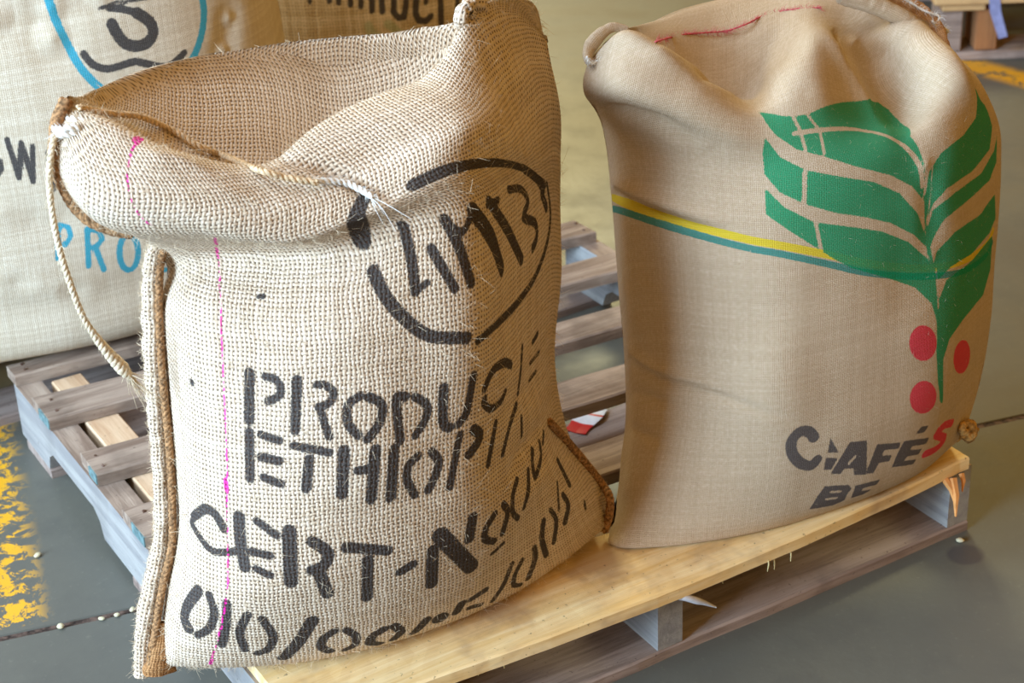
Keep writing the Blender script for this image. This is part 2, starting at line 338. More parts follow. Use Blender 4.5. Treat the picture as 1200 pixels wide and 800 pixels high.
# ------------------------------------------------------------------ sacks
def cr_w(t):
    t2=t*t; t3=t2*t
    return np.stack([-.5*t3+t2-.5*t, 1.5*t3-2.5*t2+1, -1.5*t3+2*t2+.5*t, .5*t3-.5*t2],-1)
def cr_curve(P,ts,closed=False):
    P=np.asarray(P,float); n=len(P); ts=np.asarray(ts,float)
    if closed:
        i=np.floor(ts).astype(int); w=cr_w(ts-i); idx=[(i+k)%n for k in(-1,0,1,2)]
    else:
        Q=np.concatenate([[2*P[0]-P[1]],P,[2*P[-1]-P[-2]]]); i=np.clip(np.floor(ts).astype(int),0,n-2); w=cr_w(ts-i); P=Q; idx=[i+k for k in(0,1,2,3)]
    out=0
    for k in range(4):
        out=out+w[:,k].reshape((-1,)+(1,)*(P.ndim-1))*P[idx[k]]
    return out
def sack_surface(rows,nf,du,dfront,dback,cu=3.5):
    """rows (M,K,3): closed loop of control rows (front rows first, nf of them). Returns points, fabric coordinates, row parameter."""
    R=np.asarray(rows,float); M,K,_=R.shape
    L=np.linalg.norm(np.diff(R,axis=1),axis=2).mean(0)
    us=np.concatenate([np.linspace(k,k+1,max(2,int(round(L[k]/du))),endpoint=False) for k in range(K-1)]+[[K-1.0]])
    nxt=np.roll(R,-1,axis=0); LV=np.linalg.norm(nxt-R,axis=2).mean(1)
    vs=np.concatenate([np.linspace(k,k+1,max(2,int(round(LV[k]/(dfront if k<nf else dback)))),endpoint=False) for k in range(M)])
    A=cr_curve(R,vs,True)                      # (nv,K,3)
    P=cr_curve(A.transpose(1,0,2),us).transpose(1,0,2)  # (nv,nu,3)
    dU=np.linalg.norm(np.diff(P,axis=1),axis=2); U=np.concatenate([np.zeros((len(vs),1)),np.cumsum(dU,1)],1)
    c=np.interp(cu,us,np.arange(len(us))); c0=int(c); U=U-U[:,c0:c0+1]
    # smooth the fabric coordinate up the sack so that the threads run evenly
    dV=np.linalg.norm(np.diff(P,axis=0),axis=2); V=np.concatenate([np.zeros((1,P.shape[1])),np.cumsum(dV,0)],0)
    Vm=V.mean(1,keepdims=True); V=.6*V+.4*Vm
    return P,U,V,us,vs
def seg_dist(X,Y,a,b):
    ax,ay=a; bx,by=b; dx,dy=bx-ax,by-ay; l=dx*dx+dy*dy+1e-12
    t=np.clip(((X-ax)*dx+(Y-ay)*dy)/l,0,1)
    return np.hypot(X-ax-t*dx,Y-ay-t*dy),t
def strokes_sdf(U,V,strokes,cap=.03):
    D=np.full(U.shape,cap)
    for pts,w in strokes:
        pts=np.asarray(pts); lo=pts.min(0)-cap; hi=pts.max(0)+cap
        m=(U>lo[0])&(U<hi[0])&(V>lo[1])&(V<hi[1])
        if not m.any(): continue
        X=U[m];Y=V[m]; d=np.full(X.shape,cap)
        if len(pts)==1: d=np.minimum(d,np.hypot(X-pts[0][0],Y-pts[0][1])-w/2)
        for a,b in zip(pts[:-1],pts[1:]):
            s,_=seg_dist(X,Y,a,b); d=np.minimum(d,s-w/2)
        D[m]=np.minimum(D[m],d)
    return D
def polys_sdf(U,V,polys,cap=.03):
    D=np.full(U.shape,cap)
    for pts in polys:
        pts=np.asarray(pts); lo=pts.min(0)-cap; hi=pts.max(0)+cap
        m=(U>lo[0])&(U<hi[0])&(V>lo[1])&(V<hi[1])
        if not m.any(): continue
        X=U[m];Y=V[m]; d=np.full(X.shape,cap); ins=np.zeros(X.shape,bool)
        for a,b in zip(pts,np.roll(pts,-1,0)):
            s,_=seg_dist(X,Y,a,b); d=np.minimum(d,s)
            c=((a[1]>Y)!=(b[1]>Y)); xx=a[0]+(Y-a[1])/(b[1]-a[1]+1e-15)*(b[0]-a[0]); ins^=c&(X<xx)
        D[m]=np.minimum(D[m],np.where(ins,-d,d))
    return D
def grid_normals(P):
    a=np.roll(P,-1,0)-np.roll(P,1,0); b=np.gradient(P,axis=1); n=np.cross(b,a)
    n/=np.linalg.norm(n,axis=2,keepdims=True)+1e-12
    return n
def crease_disp(P,U,V,creases,nrm=None):
    """creases: (polyline in fabric coordinates, half width, height)"""
    n=grid_normals(P) if nrm is None else nrm; h=np.zeros(U.shape)
    for pts,w,amp in creases:
        d=strokes_sdf(U,V,[(pts,0)],cap=4*w)
        L=[0]; pts=np.asarray(pts)
        ends=np.minimum(np.hypot(U-pts[0][0],V-pts[0][1]),np.hypot(U-pts[-1][0],V-pts[-1][1]))
        tot=np.linalg.norm(np.diff(pts,axis=0),axis=1).sum()
        h+=amp*np.exp(-(d/w)**2)*np.clip(ends/(.35*tot),0,1)
    return P+n*h[...,None]
def vnoise(X,Y,Z,seed=0):
    """smooth value noise in [-1,1]"""
    xi,yi,zi=[np.floor(q).astype(np.int64) for q in(X,Y,Z)]; xf,yf,zf=X-xi,Y-yi,Z-zi
    s=lambda t:t*t*(3-2*t)
    def h(a,b,c):
        v=(a*374761393+b*668265263+c*2147483647+seed*974711)&0x7fffffff; v=((v^(v>>13))*1274126177)&0x7fffffff
        return ((v^(v>>16))&0xffff)/32767.5-1
    u,v,w=s(xf),s(yf),s(zf); o=0
    for i in(0,1):
        for j in(0,1):
            for k in(0,1):
                o=o+h(xi+i,yi+j,zi+k)*(u if i else 1-u)*(v if j else 1-v)*(w if k else 1-w)
    return o

def fabric_mesh(name, P, U, V, mat, parent, attrs=None, smooth=True):
    nv, nu, _ = P.shape; me = bpy.data.meshes.new(name)
    me.vertices.add(nv*nu); me.vertices.foreach_set('co', P.reshape(-1).astype(np.float32))
    i = np.arange(nv)[:, None]; j = np.arange(nu-1)[None]; i2 = (i+1) % nv
    F = np.stack([i*nu+j, i*nu+j+1, i2*nu+j+1, i2*nu+j], -1).reshape(-1, 4)
    me.loops.add(F.size); me.polygons.add(len(F)); me.loops.foreach_set('vertex_index', F.reshape(-1).astype(np.int32))
    me.polygons.foreach_set('loop_start', np.arange(0, F.size, 4, dtype=np.int32)); me.update(calc_edges=True)
    uv = me.uv_layers.new(name='UVMap'); Vx = V.reshape(-1)[F]; Ux = U.reshape(-1)[F]
    last = (i+0*j).reshape(-1) == nv-1; Vx[last, 2:] = V.max()+.01
    uv.data.foreach_set('uv', np.stack([Ux, Vx], -1).reshape(-1).astype(np.float32))
    for k, a in (attrs or {}).items():
        at = me.attributes.new(k, 'FLOAT', 'POINT'); at.data.foreach_set('value', a.reshape(-1).astype(np.float32))
    return link_mesh(name, me, mat, parent, smooth)
def fuzz(name, P, n, mat, parent, lmin, lmax, rad, vmask=None, seed=1, avoid=None):
    """loose jute hairs standing out of the cloth"""
    rg = np.random.default_rng(seed); N = grid_normals(P); nv, nu, _ = P.shape; mb = MB(); V = []; F = []
    for _ in range(n):
        i = rg.integers(1, nv-1); j = rg.integers(1, nu-1)
        if avoid is not None and avoid[i, j] < .001 and rg.random() < .8: continue
        p = P[i, j]; m = N[i, j]; L = rg.uniform(lmin, lmax)*rg.uniform(.3, 1)
        t = rg.normal(size=3); t -= m*t.dot(m); t /= np.linalg.norm(t)+1e-9
        c = rg.normal(size=3)*.35; a = rg.uniform(.25, 1.1)
        pts = [p-m*.001, p+(t*.45+m*a*.5)*L*.5, p+(t*(.8+c[0])+m*a*.8+c*.3)*L]
        side = np.cross(t, m); b = len(V)
        for q, r in zip(pts, (rad, rad*.8, rad*.35)):
            V += [q+side*r, q-side*r*.5+m*r*.87, q-side*r*.5-m*r*.87]
        for s in (0, 3):
            for k in range(3): F.append((b+s+k, b+s+(k+1) % 3, b+s+3+(k+1) % 3, b+s+3+k))
    mb.v = V; mb.f = F
    o = mb.build(name, mat, parent); o['kind'] = 'stuff'; return o
def surf_fn(P, U, V, vmax):
    """fabric coordinates -> point and normal on the cloth (nearest sample)"""
    N = grid_normals(P); Uf = U[:vmax].reshape(-1); Vf = V[:vmax].reshape(-1); Pf = P[:vmax].reshape(-1, 3); Nf = N[:vmax].reshape(-1, 3)
    def f(u, v):
        d = (Uf-u)**2+(Vf-v)**2; k = np.argpartition(d, 5)[:5]; w = 1/(d[k]+1e-7); w /= w.sum()
        n = (Nf[k]*w[:, None]).sum(0); return (Pf[k]*w[:, None]).sum(0), n/np.linalg.norm(n)
    return f
def dense(pts, n):
    pts = np.asarray(pts, float); return cr_curve(pts, np.linspace(0, len(pts)-1, n)*.9999999)
def rope(pts, rad, n, mat, name, parent, strands=3, twist=.0075, fray=0, taper=None):
    """laid rope: strands twisted round the centre line"""
    C_ = dense(pts, n); mb = MB(); L = np.concatenate([[0], np.cumsum(np.linalg.norm(np.diff(C_, axis=0), axis=1))])
    T = np.gradient(C_, axis=0); T /= np.linalg.norm(T, axis=1)[:, None]
    a = np.cross(T[0], [0.3, .2, .9]); a /= np.linalg.norm(a); Aa = []
    for t in T: a = a-t*a.dot(t); a = a/np.linalg.norm(a); Aa.append(a)
    Aa = np.array(Aa); Bb = np.cross(T, Aa)
    for s in range(strands):
        ph = 2*math.pi*(L/twist/strands+s/strands); r = rad*.42*(np.ones(n) if taper is None else np.interp(np.linspace(0, 1, n), *taper))
        mb.tube(C_+(Aa*np.cos(ph)[:, None]+Bb*np.sin(ph)[:, None])*r[:, None], list(r*1.5), 6)
    rg = np.random.default_rng(3)
    for k in range(int(n*1.6)):
        i = rg.integers(0, n); d = rg.normal(size=3); d /= np.linalg.norm(d); p = C_[i]; l = rg.uniform(.003, .009)
        mb.tube([p, p+d*l*.6, p+d*l+T[i]*l*.5], [.00025, .0002, .0001], 3, False)
    for k in range(fray):
        d = T[-1]+rg.normal(size=3)*.33; l = rg.uniform(.012, .05)*rg.uniform(.3, 1); p = C_[-1]-T[-1]*.004
        mb.tube([p, p+d*l*.5, p+d*l+np.array([0, 0, -.004])+rg.normal(size=3)*.003], [.0006, .0004, .0002], 3, False)
    return mb.build(name, mat, parent, True)

ROWS_OPEN = np.array([[[-0.0809,0.1978,0.128],[-0.0481,0.1867,0.127],[0.0178,0.1513,0.127],[0.1081,0.1193,0.127],[0.2123,0.1093,0.127],[0.3255,0.1175,0.127],[0.4268,0.1385,0.127],[0.4874,0.1512,0.127]],[[-0.0956,0.19,0.1368],[-0.0776,0.135,0.1578],[-0.009,0.085,0.1596],[0.0834,0.055,0.1542],[0.1894,0.045,0.1482],[0.2979,0.055,0.1417],[0.3957,0.08,0.1397],[0.4783,0.11,0.1398]],[[-0.0726,0.185,0.2291],[-0.0647,0.105,0.2611],[-0.0144,0.04,0.2789],[0.069,0.005,0.2769],[0.164,-0.01,0.2794],[0.264,0.0,0.281],[0.3858,0.06,0.2411],[0.5062,0.135,0.1637]],[[-0.0475,0.185,0.3179],[-0.0446,0.1,0.3591],[0.0041,0.035,0.3779],[0.0734,-0.005,0.383],[0.1581,-0.02,0.3835],[0.2494,-0.01,0.3784],[0.3666,0.065,0.3285],[0.4614,0.15,0.2642]],[[-0.0367,0.19,0.4609],[-0.0306,0.11,0.4917],[0.0207,0.045,0.506],[0.0875,0.0,0.512],[0.1696,-0.015,0.5084],[0.2555,-0.01,0.4993],[0.3757,0.09,0.4351],[0.4547,0.17,0.3687]],[[-0.024,0.2,0.5627],[-0.0158,0.13,0.5879],[0.042,0.07,0.5953],[0.1058,0.02,0.6028],[0.1798,0.0,0.6088],[0.2647,0.005,0.6073],[0.3892,0.11,0.5502],[0.4731,0.18,0.4757]],[[-0.0083,0.21,0.6203],[0.006,0.165,0.6353],[0.0655,0.105,0.6434],[0.1237,0.05,0.6539],[0.1885,0.02,0.6742],[0.2722,0.02,0.6783],[0.399,0.125,0.6196],[0.4883,0.2,0.5489]],[[-0.11,0.17,0.7312],[-0.0957,0.12,0.7119],[-0.0228,0.075,0.7013],[0.0633,0.035,0.6825],[0.153,0.02,0.6996],[0.2679,0.03,0.7191],[0.404,0.13,0.6686],[0.4964,0.21,0.6044]],[[-0.1159,0.17,0.7837],[-0.0999,0.12,0.7665],[-0.0352,0.075,0.7447],[0.0599,0.05,0.7161],[0.1662,0.055,0.7303],[0.2793,0.06,0.7543],[0.4096,0.15,0.7222],[0.5023,0.22,0.6649]],[[-0.0976,0.19,0.8109],[-0.0709,0.16,0.803],[-0.0205,0.12,0.7767],[0.0628,0.1,0.7446],[0.1389,0.12,0.7573],[0.2849,0.15,0.7715],[0.377,0.18,0.8189],[0.4916,0.225,0.7521]],[[-0.0919,0.195,0.8135],[-0.0479,0.19,0.7849],[0.0261,0.19,0.7261],[0.1107,0.18,0.6841],[0.2029,0.2,0.6643],[0.3292,0.22,0.6838],[0.4357,0.215,0.8125],[0.4948,0.23,0.7512]],[[-0.0871,0.2,0.8217],[-0.0394,0.235,0.7897],[0.0526,0.29,0.7739],[0.1596,0.31,0.7486],[0.2749,0.32,0.7235],[0.3903,0.3,0.7334],[0.4748,0.25,0.7902],[0.5021,0.24,0.7439]],[[-0.0976,0.19,0.8109],[-0.0135,0.27,0.8025],[0.0707,0.31,0.7941],[0.1549,0.33,0.7857],[0.2391,0.335,0.7773],[0.3232,0.325,0.7689],[0.4074,0.295,0.7605],[0.4916,0.225,0.7521]],[[-0.1159,0.17,0.7837],[-0.0276,0.2596,0.7667],[0.0607,0.3053,0.7497],[0.149,0.3289,0.7328],[0.2373,0.3361,0.7158],[0.3257,0.3267,0.6988],[0.414,0.2954,0.6819],[0.5023,0.22,0.6649]],[[-0.11,0.17,0.7312],[-0.0234,0.2732,0.7131],[0.0632,0.3244,0.6949],[0.1499,0.3496,0.6768],[0.2365,0.3554,0.6587],[0.3231,0.3416,0.6406],[0.4098,0.3018,0.6225],[0.4964,0.21,0.6044]],[[-0.0083,0.21,0.6203],[0.0626,0.3211,0.6101],[0.1336,0.3721,0.5999],[0.2045,0.3932,0.5897],[0.2755,0.3918,0.5795],[0.3464,0.3679,0.5693],[0.4173,0.3139,0.5591],[0.4883,0.2,0.5489]],[[-0.024,0.2,0.5627],[0.047,0.3171,0.5502],[0.1181,0.3703,0.5378],[0.1891,0.3914,0.5254],[0.2601,0.3886,0.513],[0.3311,0.3617,0.5005],[0.4021,0.3029,0.4881],[0.4731,0.18,0.4757]],[[-0.0367,0.19,0.4609],[0.0335,0.3221,0.4477],[0.1037,0.3823,0.4345],[0.1739,0.4064,0.4213],[0.2441,0.4036,0.4082],[0.3143,0.3737,0.395],[0.3845,0.3079,0.3818],[0.4547,0.17,0.3687]],[[-0.0475,0.185,0.3179],[0.0252,0.315,0.3103],[0.0979,0.373,0.3026],[0.1706,0.395,0.2949],[0.2433,0.39,0.2872],[0.316,0.358,0.2795],[0.3887,0.29,0.2719],[0.4614,0.15,0.2642]],[[-0.0726,0.185,0.2291],[0.01,0.3054,0.2197],[0.0927,0.3577,0.2104],[0.1754,0.3761,0.2011],[0.2581,0.3689,0.1917],[0.3408,0.3363,0.1824],[0.4235,0.2696,0.1731],[0.5062,0.135,0.1637]],[[-0.0956,0.19,0.1368],[-0.0136,0.2836,0.1372],[0.0684,0.3211,0.1377],[0.1503,0.3307,0.1381],[0.2323,0.3193,0.1385],[0.3143,0.2869,0.1389],[0.3963,0.2264,0.1394],[0.4783,0.11,0.1398]],[[-0.0809,0.1978,0.128],[0.0003,0.2661,0.127],[0.0815,0.2945,0.127],[0.1626,0.3028,0.127],[0.2438,0.2962,0.127],[0.325,0.2745,0.127],[0.4062,0.2329,0.127],[0.4874,0.1512,0.127]]])
ROWS_CAFE = np.array([[[0.4953,0.1007,0.128],[0.5192,0.0859,0.127],[0.5878,0.0571,0.127],[0.6695,0.0387,0.127],[0.7607,0.0294,0.127],[0.8546,0.025,0.127],[0.943,0.0292,0.127],[1.0002,0.0377,0.13]],[[0.4844,0.102,0.1276],[0.4985,0.075,0.1281],[0.5617,0.04,0.127],[0.6467,0.01,0.129],[0.7317,-0.008,0.1365],[0.8225,-0.02,0.142],[0.9016,-0.02,0.1476],[0.9863,0.0,0.1584]],[[0.5595,0.19,0.1287],[0.5356,0.12,0.1711],[0.574,0.045,0.1998],[0.6483,-0.01,0.2176],[0.7153,-0.03,0.2299],[0.8064,-0.04,0.2368],[0.9115,-0.035,0.243],[1.0286,0.015,0.2177]],[[0.6055,0.235,0.2223],[0.5741,0.155,0.2674],[0.5944,0.06,0.3086],[0.644,-0.01,0.3389],[0.7224,-0.03,0.3487],[0.8112,-0.04,0.3583],[0.925,-0.03,0.3626],[1.0543,0.03,0.3002]],[[0.6122,0.26,0.3746],[0.5751,0.17,0.413],[0.5976,0.075,0.4378],[0.6545,0.008,0.4517],[0.7331,-0.015,0.4574],[0.827,-0.02,0.4589],[0.9402,-0.01,0.4587],[1.0711,0.05,0.407]],[[0.6101,0.27,0.4985],[0.581,0.19,0.5226],[0.5989,0.09,0.5334],[0.6588,0.025,0.5366],[0.7411,0.0,0.5413],[0.8365,-0.005,0.5449],[0.9516,0.005,0.5439],[1.0878,0.07,0.4992]],[[0.5908,0.26,0.6103],[0.5825,0.2,0.611],[0.6105,0.11,0.6091],[0.6727,0.05,0.6027],[0.7506,0.02,0.6063],[0.8542,0.02,0.6064],[0.9694,0.03,0.604],[1.101,0.09,0.5435]],[[0.5259,0.2,0.6889],[0.5265,0.13,0.705],[0.5878,0.09,0.6791],[0.6706,0.06,0.6428],[0.7648,0.05,0.6452],[0.9007,0.08,0.6159],[0.9857,0.06,0.6418],[1.093,0.11,0.5866]],[[0.5269,0.195,0.7217],[0.5528,0.15,0.7471],[0.6047,0.105,0.7124],[0.6858,0.08,0.6607],[0.7819,0.08,0.6754],[0.9277,0.125,0.6259],[1.0003,0.1,0.66],[1.0923,0.14,0.6111]],[[0.545,0.2,0.7352],[0.5704,0.17,0.7617],[0.6342,0.14,0.7202],[0.715,0.125,0.6578],[0.7994,0.11,0.6954],[0.9419,0.165,0.6456],[1.0101,0.15,0.6683],[1.0845,0.17,0.6279]],[[0.5663,0.21,0.7386],[0.6224,0.22,0.7222],[0.7048,0.21,0.664],[0.7734,0.19,0.6402],[0.8257,0.15,0.7063],[0.9306,0.19,0.6742],[1.0023,0.19,0.6766],[1.0716,0.19,0.6452]],[[0.5854,0.22,0.7404],[0.6802,0.26,0.7171],[0.7804,0.27,0.6919],[0.8467,0.25,0.6949],[0.8841,0.22,0.704],[0.9457,0.225,0.6882],[0.9993,0.22,0.6857],[1.0588,0.21,0.6601]],[[0.5963,0.225,0.7432],[0.6927,0.29,0.7201],[0.8052,0.33,0.7091],[0.8972,0.34,0.7038],[0.9445,0.31,0.7089],[0.9848,0.28,0.7037],[1.0191,0.26,0.6997],[1.0583,0.235,0.6714]],[[0.545,0.2,0.7352],[0.622,0.2607,0.7199],[0.6991,0.3214,0.7046],[0.7762,0.3561,0.6893],[0.8533,0.3584,0.6739],[0.9304,0.3346,0.6586],[1.0075,0.2718,0.6433],[1.0845,0.17,0.6279]],[[0.5269,0.195,0.7217],[0.6077,0.2571,0.7059],[0.6885,0.3193,0.6901],[0.7692,0.3534,0.6743],[0.85,0.3526,0.6585],[0.9308,0.3237,0.6427],[1.0115,0.2529,0.6269],[1.0923,0.14,0.6111]],[[0.5259,0.2,0.6889],[0.6069,0.2571,0.6743],[0.6879,0.3143,0.6597],[0.7689,0.3434,0.6451],[0.85,0.3376,0.6305],[0.931,0.3037,0.6158],[1.012,0.2279,0.6012],[1.093,0.11,0.5866]],[[0.5908,0.26,0.6103],[0.6637,0.2907,0.6008],[0.7365,0.3214,0.5912],[0.8094,0.3301,0.5817],[0.8823,0.3114,0.5721],[0.9552,0.2706,0.5626],[1.0281,0.1968,0.553],[1.101,0.09,0.5435]],[[0.6101,0.27,0.4985],[0.6783,0.2964,0.4986],[0.7466,0.3229,0.4987],[0.8148,0.3273,0.4988],[0.8831,0.3042,0.4989],[0.9513,0.2591,0.499],[1.0196,0.1811,0.4991],[1.0878,0.07,0.4992]],[[0.6122,0.26,0.3746],[0.6778,0.29,0.3792],[0.7433,0.32,0.3839],[0.8089,0.326,0.3885],[0.8744,0.302,0.3931],[0.94,0.254,0.3977],[1.0055,0.17,0.4024],[1.0711,0.05,0.407]],[[0.6055,0.235,0.2223],[0.6696,0.2707,0.2335],[0.7337,0.3064,0.2446],[0.7978,0.3161,0.2557],[0.8619,0.2934,0.2669],[0.9261,0.2446,0.278],[0.9902,0.1568,0.2891],[1.0543,0.03,0.3002]],[[0.5595,0.19,0.1287],[0.6265,0.23,0.1414],[0.6935,0.27,0.1541],[0.7606,0.284,0.1668],[0.8276,0.2655,0.1796],[0.8946,0.221,0.1923],[0.9616,0.1375,0.205],[1.0286,0.015,0.2177]],[[0.4844,0.102,0.1276],[0.5561,0.1524,0.132],[0.6278,0.2029,0.1364],[0.6995,0.2273,0.1408],[0.7712,0.2192,0.1452],[0.8429,0.1851,0.1496],[0.9146,0.1121,0.154],[0.9863,0.0,0.1584]],[[0.4953,0.1007,0.128],[0.5675,0.1517,0.127],[0.6396,0.2027,0.127],[0.7117,0.2297,0.127],[0.7838,0.2267,0.127],[0.8559,0.1997,0.127],[0.9281,0.1367,0.127],[1.0002,0.0377,0.13]]])
ROWS_TEAL = np.array([[[-0.2573,1.2467,0.13],[-0.2181,1.1493,0.13],[-0.1123,1.0754,0.13],[0.021,1.0269,0.13],[0.1739,1.0022,0.13],[0.3158,1.0063,0.13],[0.4394,1.0432,0.13],[0.5073,1.1233,0.13]],[[-0.305,1.2544,0.2514],[-0.2639,1.1263,0.2514],[-0.1468,1.0317,0.2514],[0.0023,0.9716,0.2514],[0.1743,0.9438,0.2514],[0.3348,0.9539,0.2514],[0.4757,1.0069,0.2514],[0.555,1.1156,0.2514]],[[-0.3094,1.2551,0.3729],[-0.2692,1.1174,0.3729],[-0.1518,1.0167,0.3729],[-0.0015,0.9535,0.3729],[0.1723,0.9255,0.3729],[0.3348,0.9382,0.3729],[0.4779,0.9969,0.3729],[0.5594,1.1149,0.3729]],[[-0.305,1.2544,0.4943],[-0.2655,1.1168,0.4943],[-0.1493,1.0163,0.4943],[-0.0006,0.9534,0.4943],[0.1714,0.9256,0.4943],[0.3323,0.9386,0.4943],[0.4742,0.9975,0.4943],[0.555,1.1156,0.4943]],[[-0.2963,1.253,0.6157],[-0.2568,1.1227,0.6157],[-0.1426,1.027,0.6157],[0.0033,0.9667,0.6157],[0.1719,0.9395,0.6157],[0.3293,0.9509,0.6157],[0.4679,1.0058,0.6157],[0.5463,1.117,0.6157]],[[-0.2877,1.2516,0.7371],[-0.248,1.1298,0.7371],[-0.1356,1.0397,0.7371],[0.0076,0.9824,0.7371],[0.1727,0.9557,0.7371],[0.3266,0.9651,0.7371],[0.4617,1.0153,0.7371],[0.5377,1.1184,0.7371]],[[-0.2659,1.2481,0.8586],[-0.2274,1.1386,0.8586],[-0.1203,1.057,0.8586],[0.0156,1.0044,0.8586],[0.172,0.9792,0.8586],[0.3176,0.9863,0.8586],[0.445,1.0301,0.8586],[0.5159,1.1219,0.8586]],[[-0.2225,1.2411,0.98],[-0.1853,1.1622,0.98],[-0.0882,1.1011,0.98],[0.0335,1.0598,0.98],[0.1725,1.0374,0.98],[0.301,1.0383,0.98],[0.4124,1.0657,0.98],[0.4725,1.1289,0.98]],[[-0.2225,1.2411,0.98],[-0.1624,1.3043,0.98],[-0.051,1.3317,0.98],[0.0775,1.3326,0.98],[0.2165,1.3102,0.98],[0.3382,1.2689,0.98],[0.4353,1.2078,0.98],[0.4725,1.1289,0.98]],[[-0.2659,1.2481,0.8586],[-0.195,1.3399,0.8586],[-0.0676,1.3837,0.8586],[0.078,1.3908,0.8586],[0.2344,1.3656,0.8586],[0.3703,1.313,0.8586],[0.4774,1.2314,0.8586],[0.5159,1.1219,0.8586]],[[-0.2877,1.2516,0.7371],[-0.2117,1.3547,0.7371],[-0.0766,1.4049,0.7371],[0.0773,1.4143,0.7371],[0.2424,1.3876,0.7371],[0.3856,1.3303,0.7371],[0.498,1.2402,0.7371],[0.5377,1.1184,0.7371]],[[-0.2963,1.253,0.6157],[-0.2179,1.3642,0.6157],[-0.0793,1.4191,0.6157],[0.0781,1.4305,0.6157],[0.2467,1.4033,0.6157],[0.3926,1.343,0.6157],[0.5068,1.2473,0.6157],[0.5463,1.117,0.6157]],[[-0.305,1.2544,0.4943],[-0.2242,1.3725,0.4943],[-0.0823,1.4314,0.4943],[0.0786,1.4444,0.4943],[0.2506,1.4166,0.4943],[0.3993,1.3537,0.4943],[0.5155,1.2532,0.4943],[0.555,1.1156,0.4943]],[[-0.3094,1.2551,0.3729],[-0.2279,1.3731,0.3729],[-0.0848,1.4318,0.3729],[0.0777,1.4445,0.3729],[0.2515,1.4165,0.3729],[0.4018,1.3533,0.3729],[0.5192,1.2526,0.3729],[0.5594,1.1149,0.3729]],[[-0.305,1.2544,0.2514],[-0.2257,1.3631,0.2514],[-0.0848,1.4161,0.2514],[0.0757,1.4262,0.2514],[0.2477,1.3984,0.2514],[0.3968,1.3383,0.2514],[0.5139,1.2437,0.2514],[0.555,1.1156,0.2514]],[[-0.2573,1.2467,0.13],[-0.1894,1.3268,0.13],[-0.0658,1.3637,0.13],[0.0761,1.3678,0.13],[0.229,1.3431,0.13],[0.3623,1.2946,0.13],[0.4681,1.2207,0.13],[0.5073,1.1233,0.13]]])
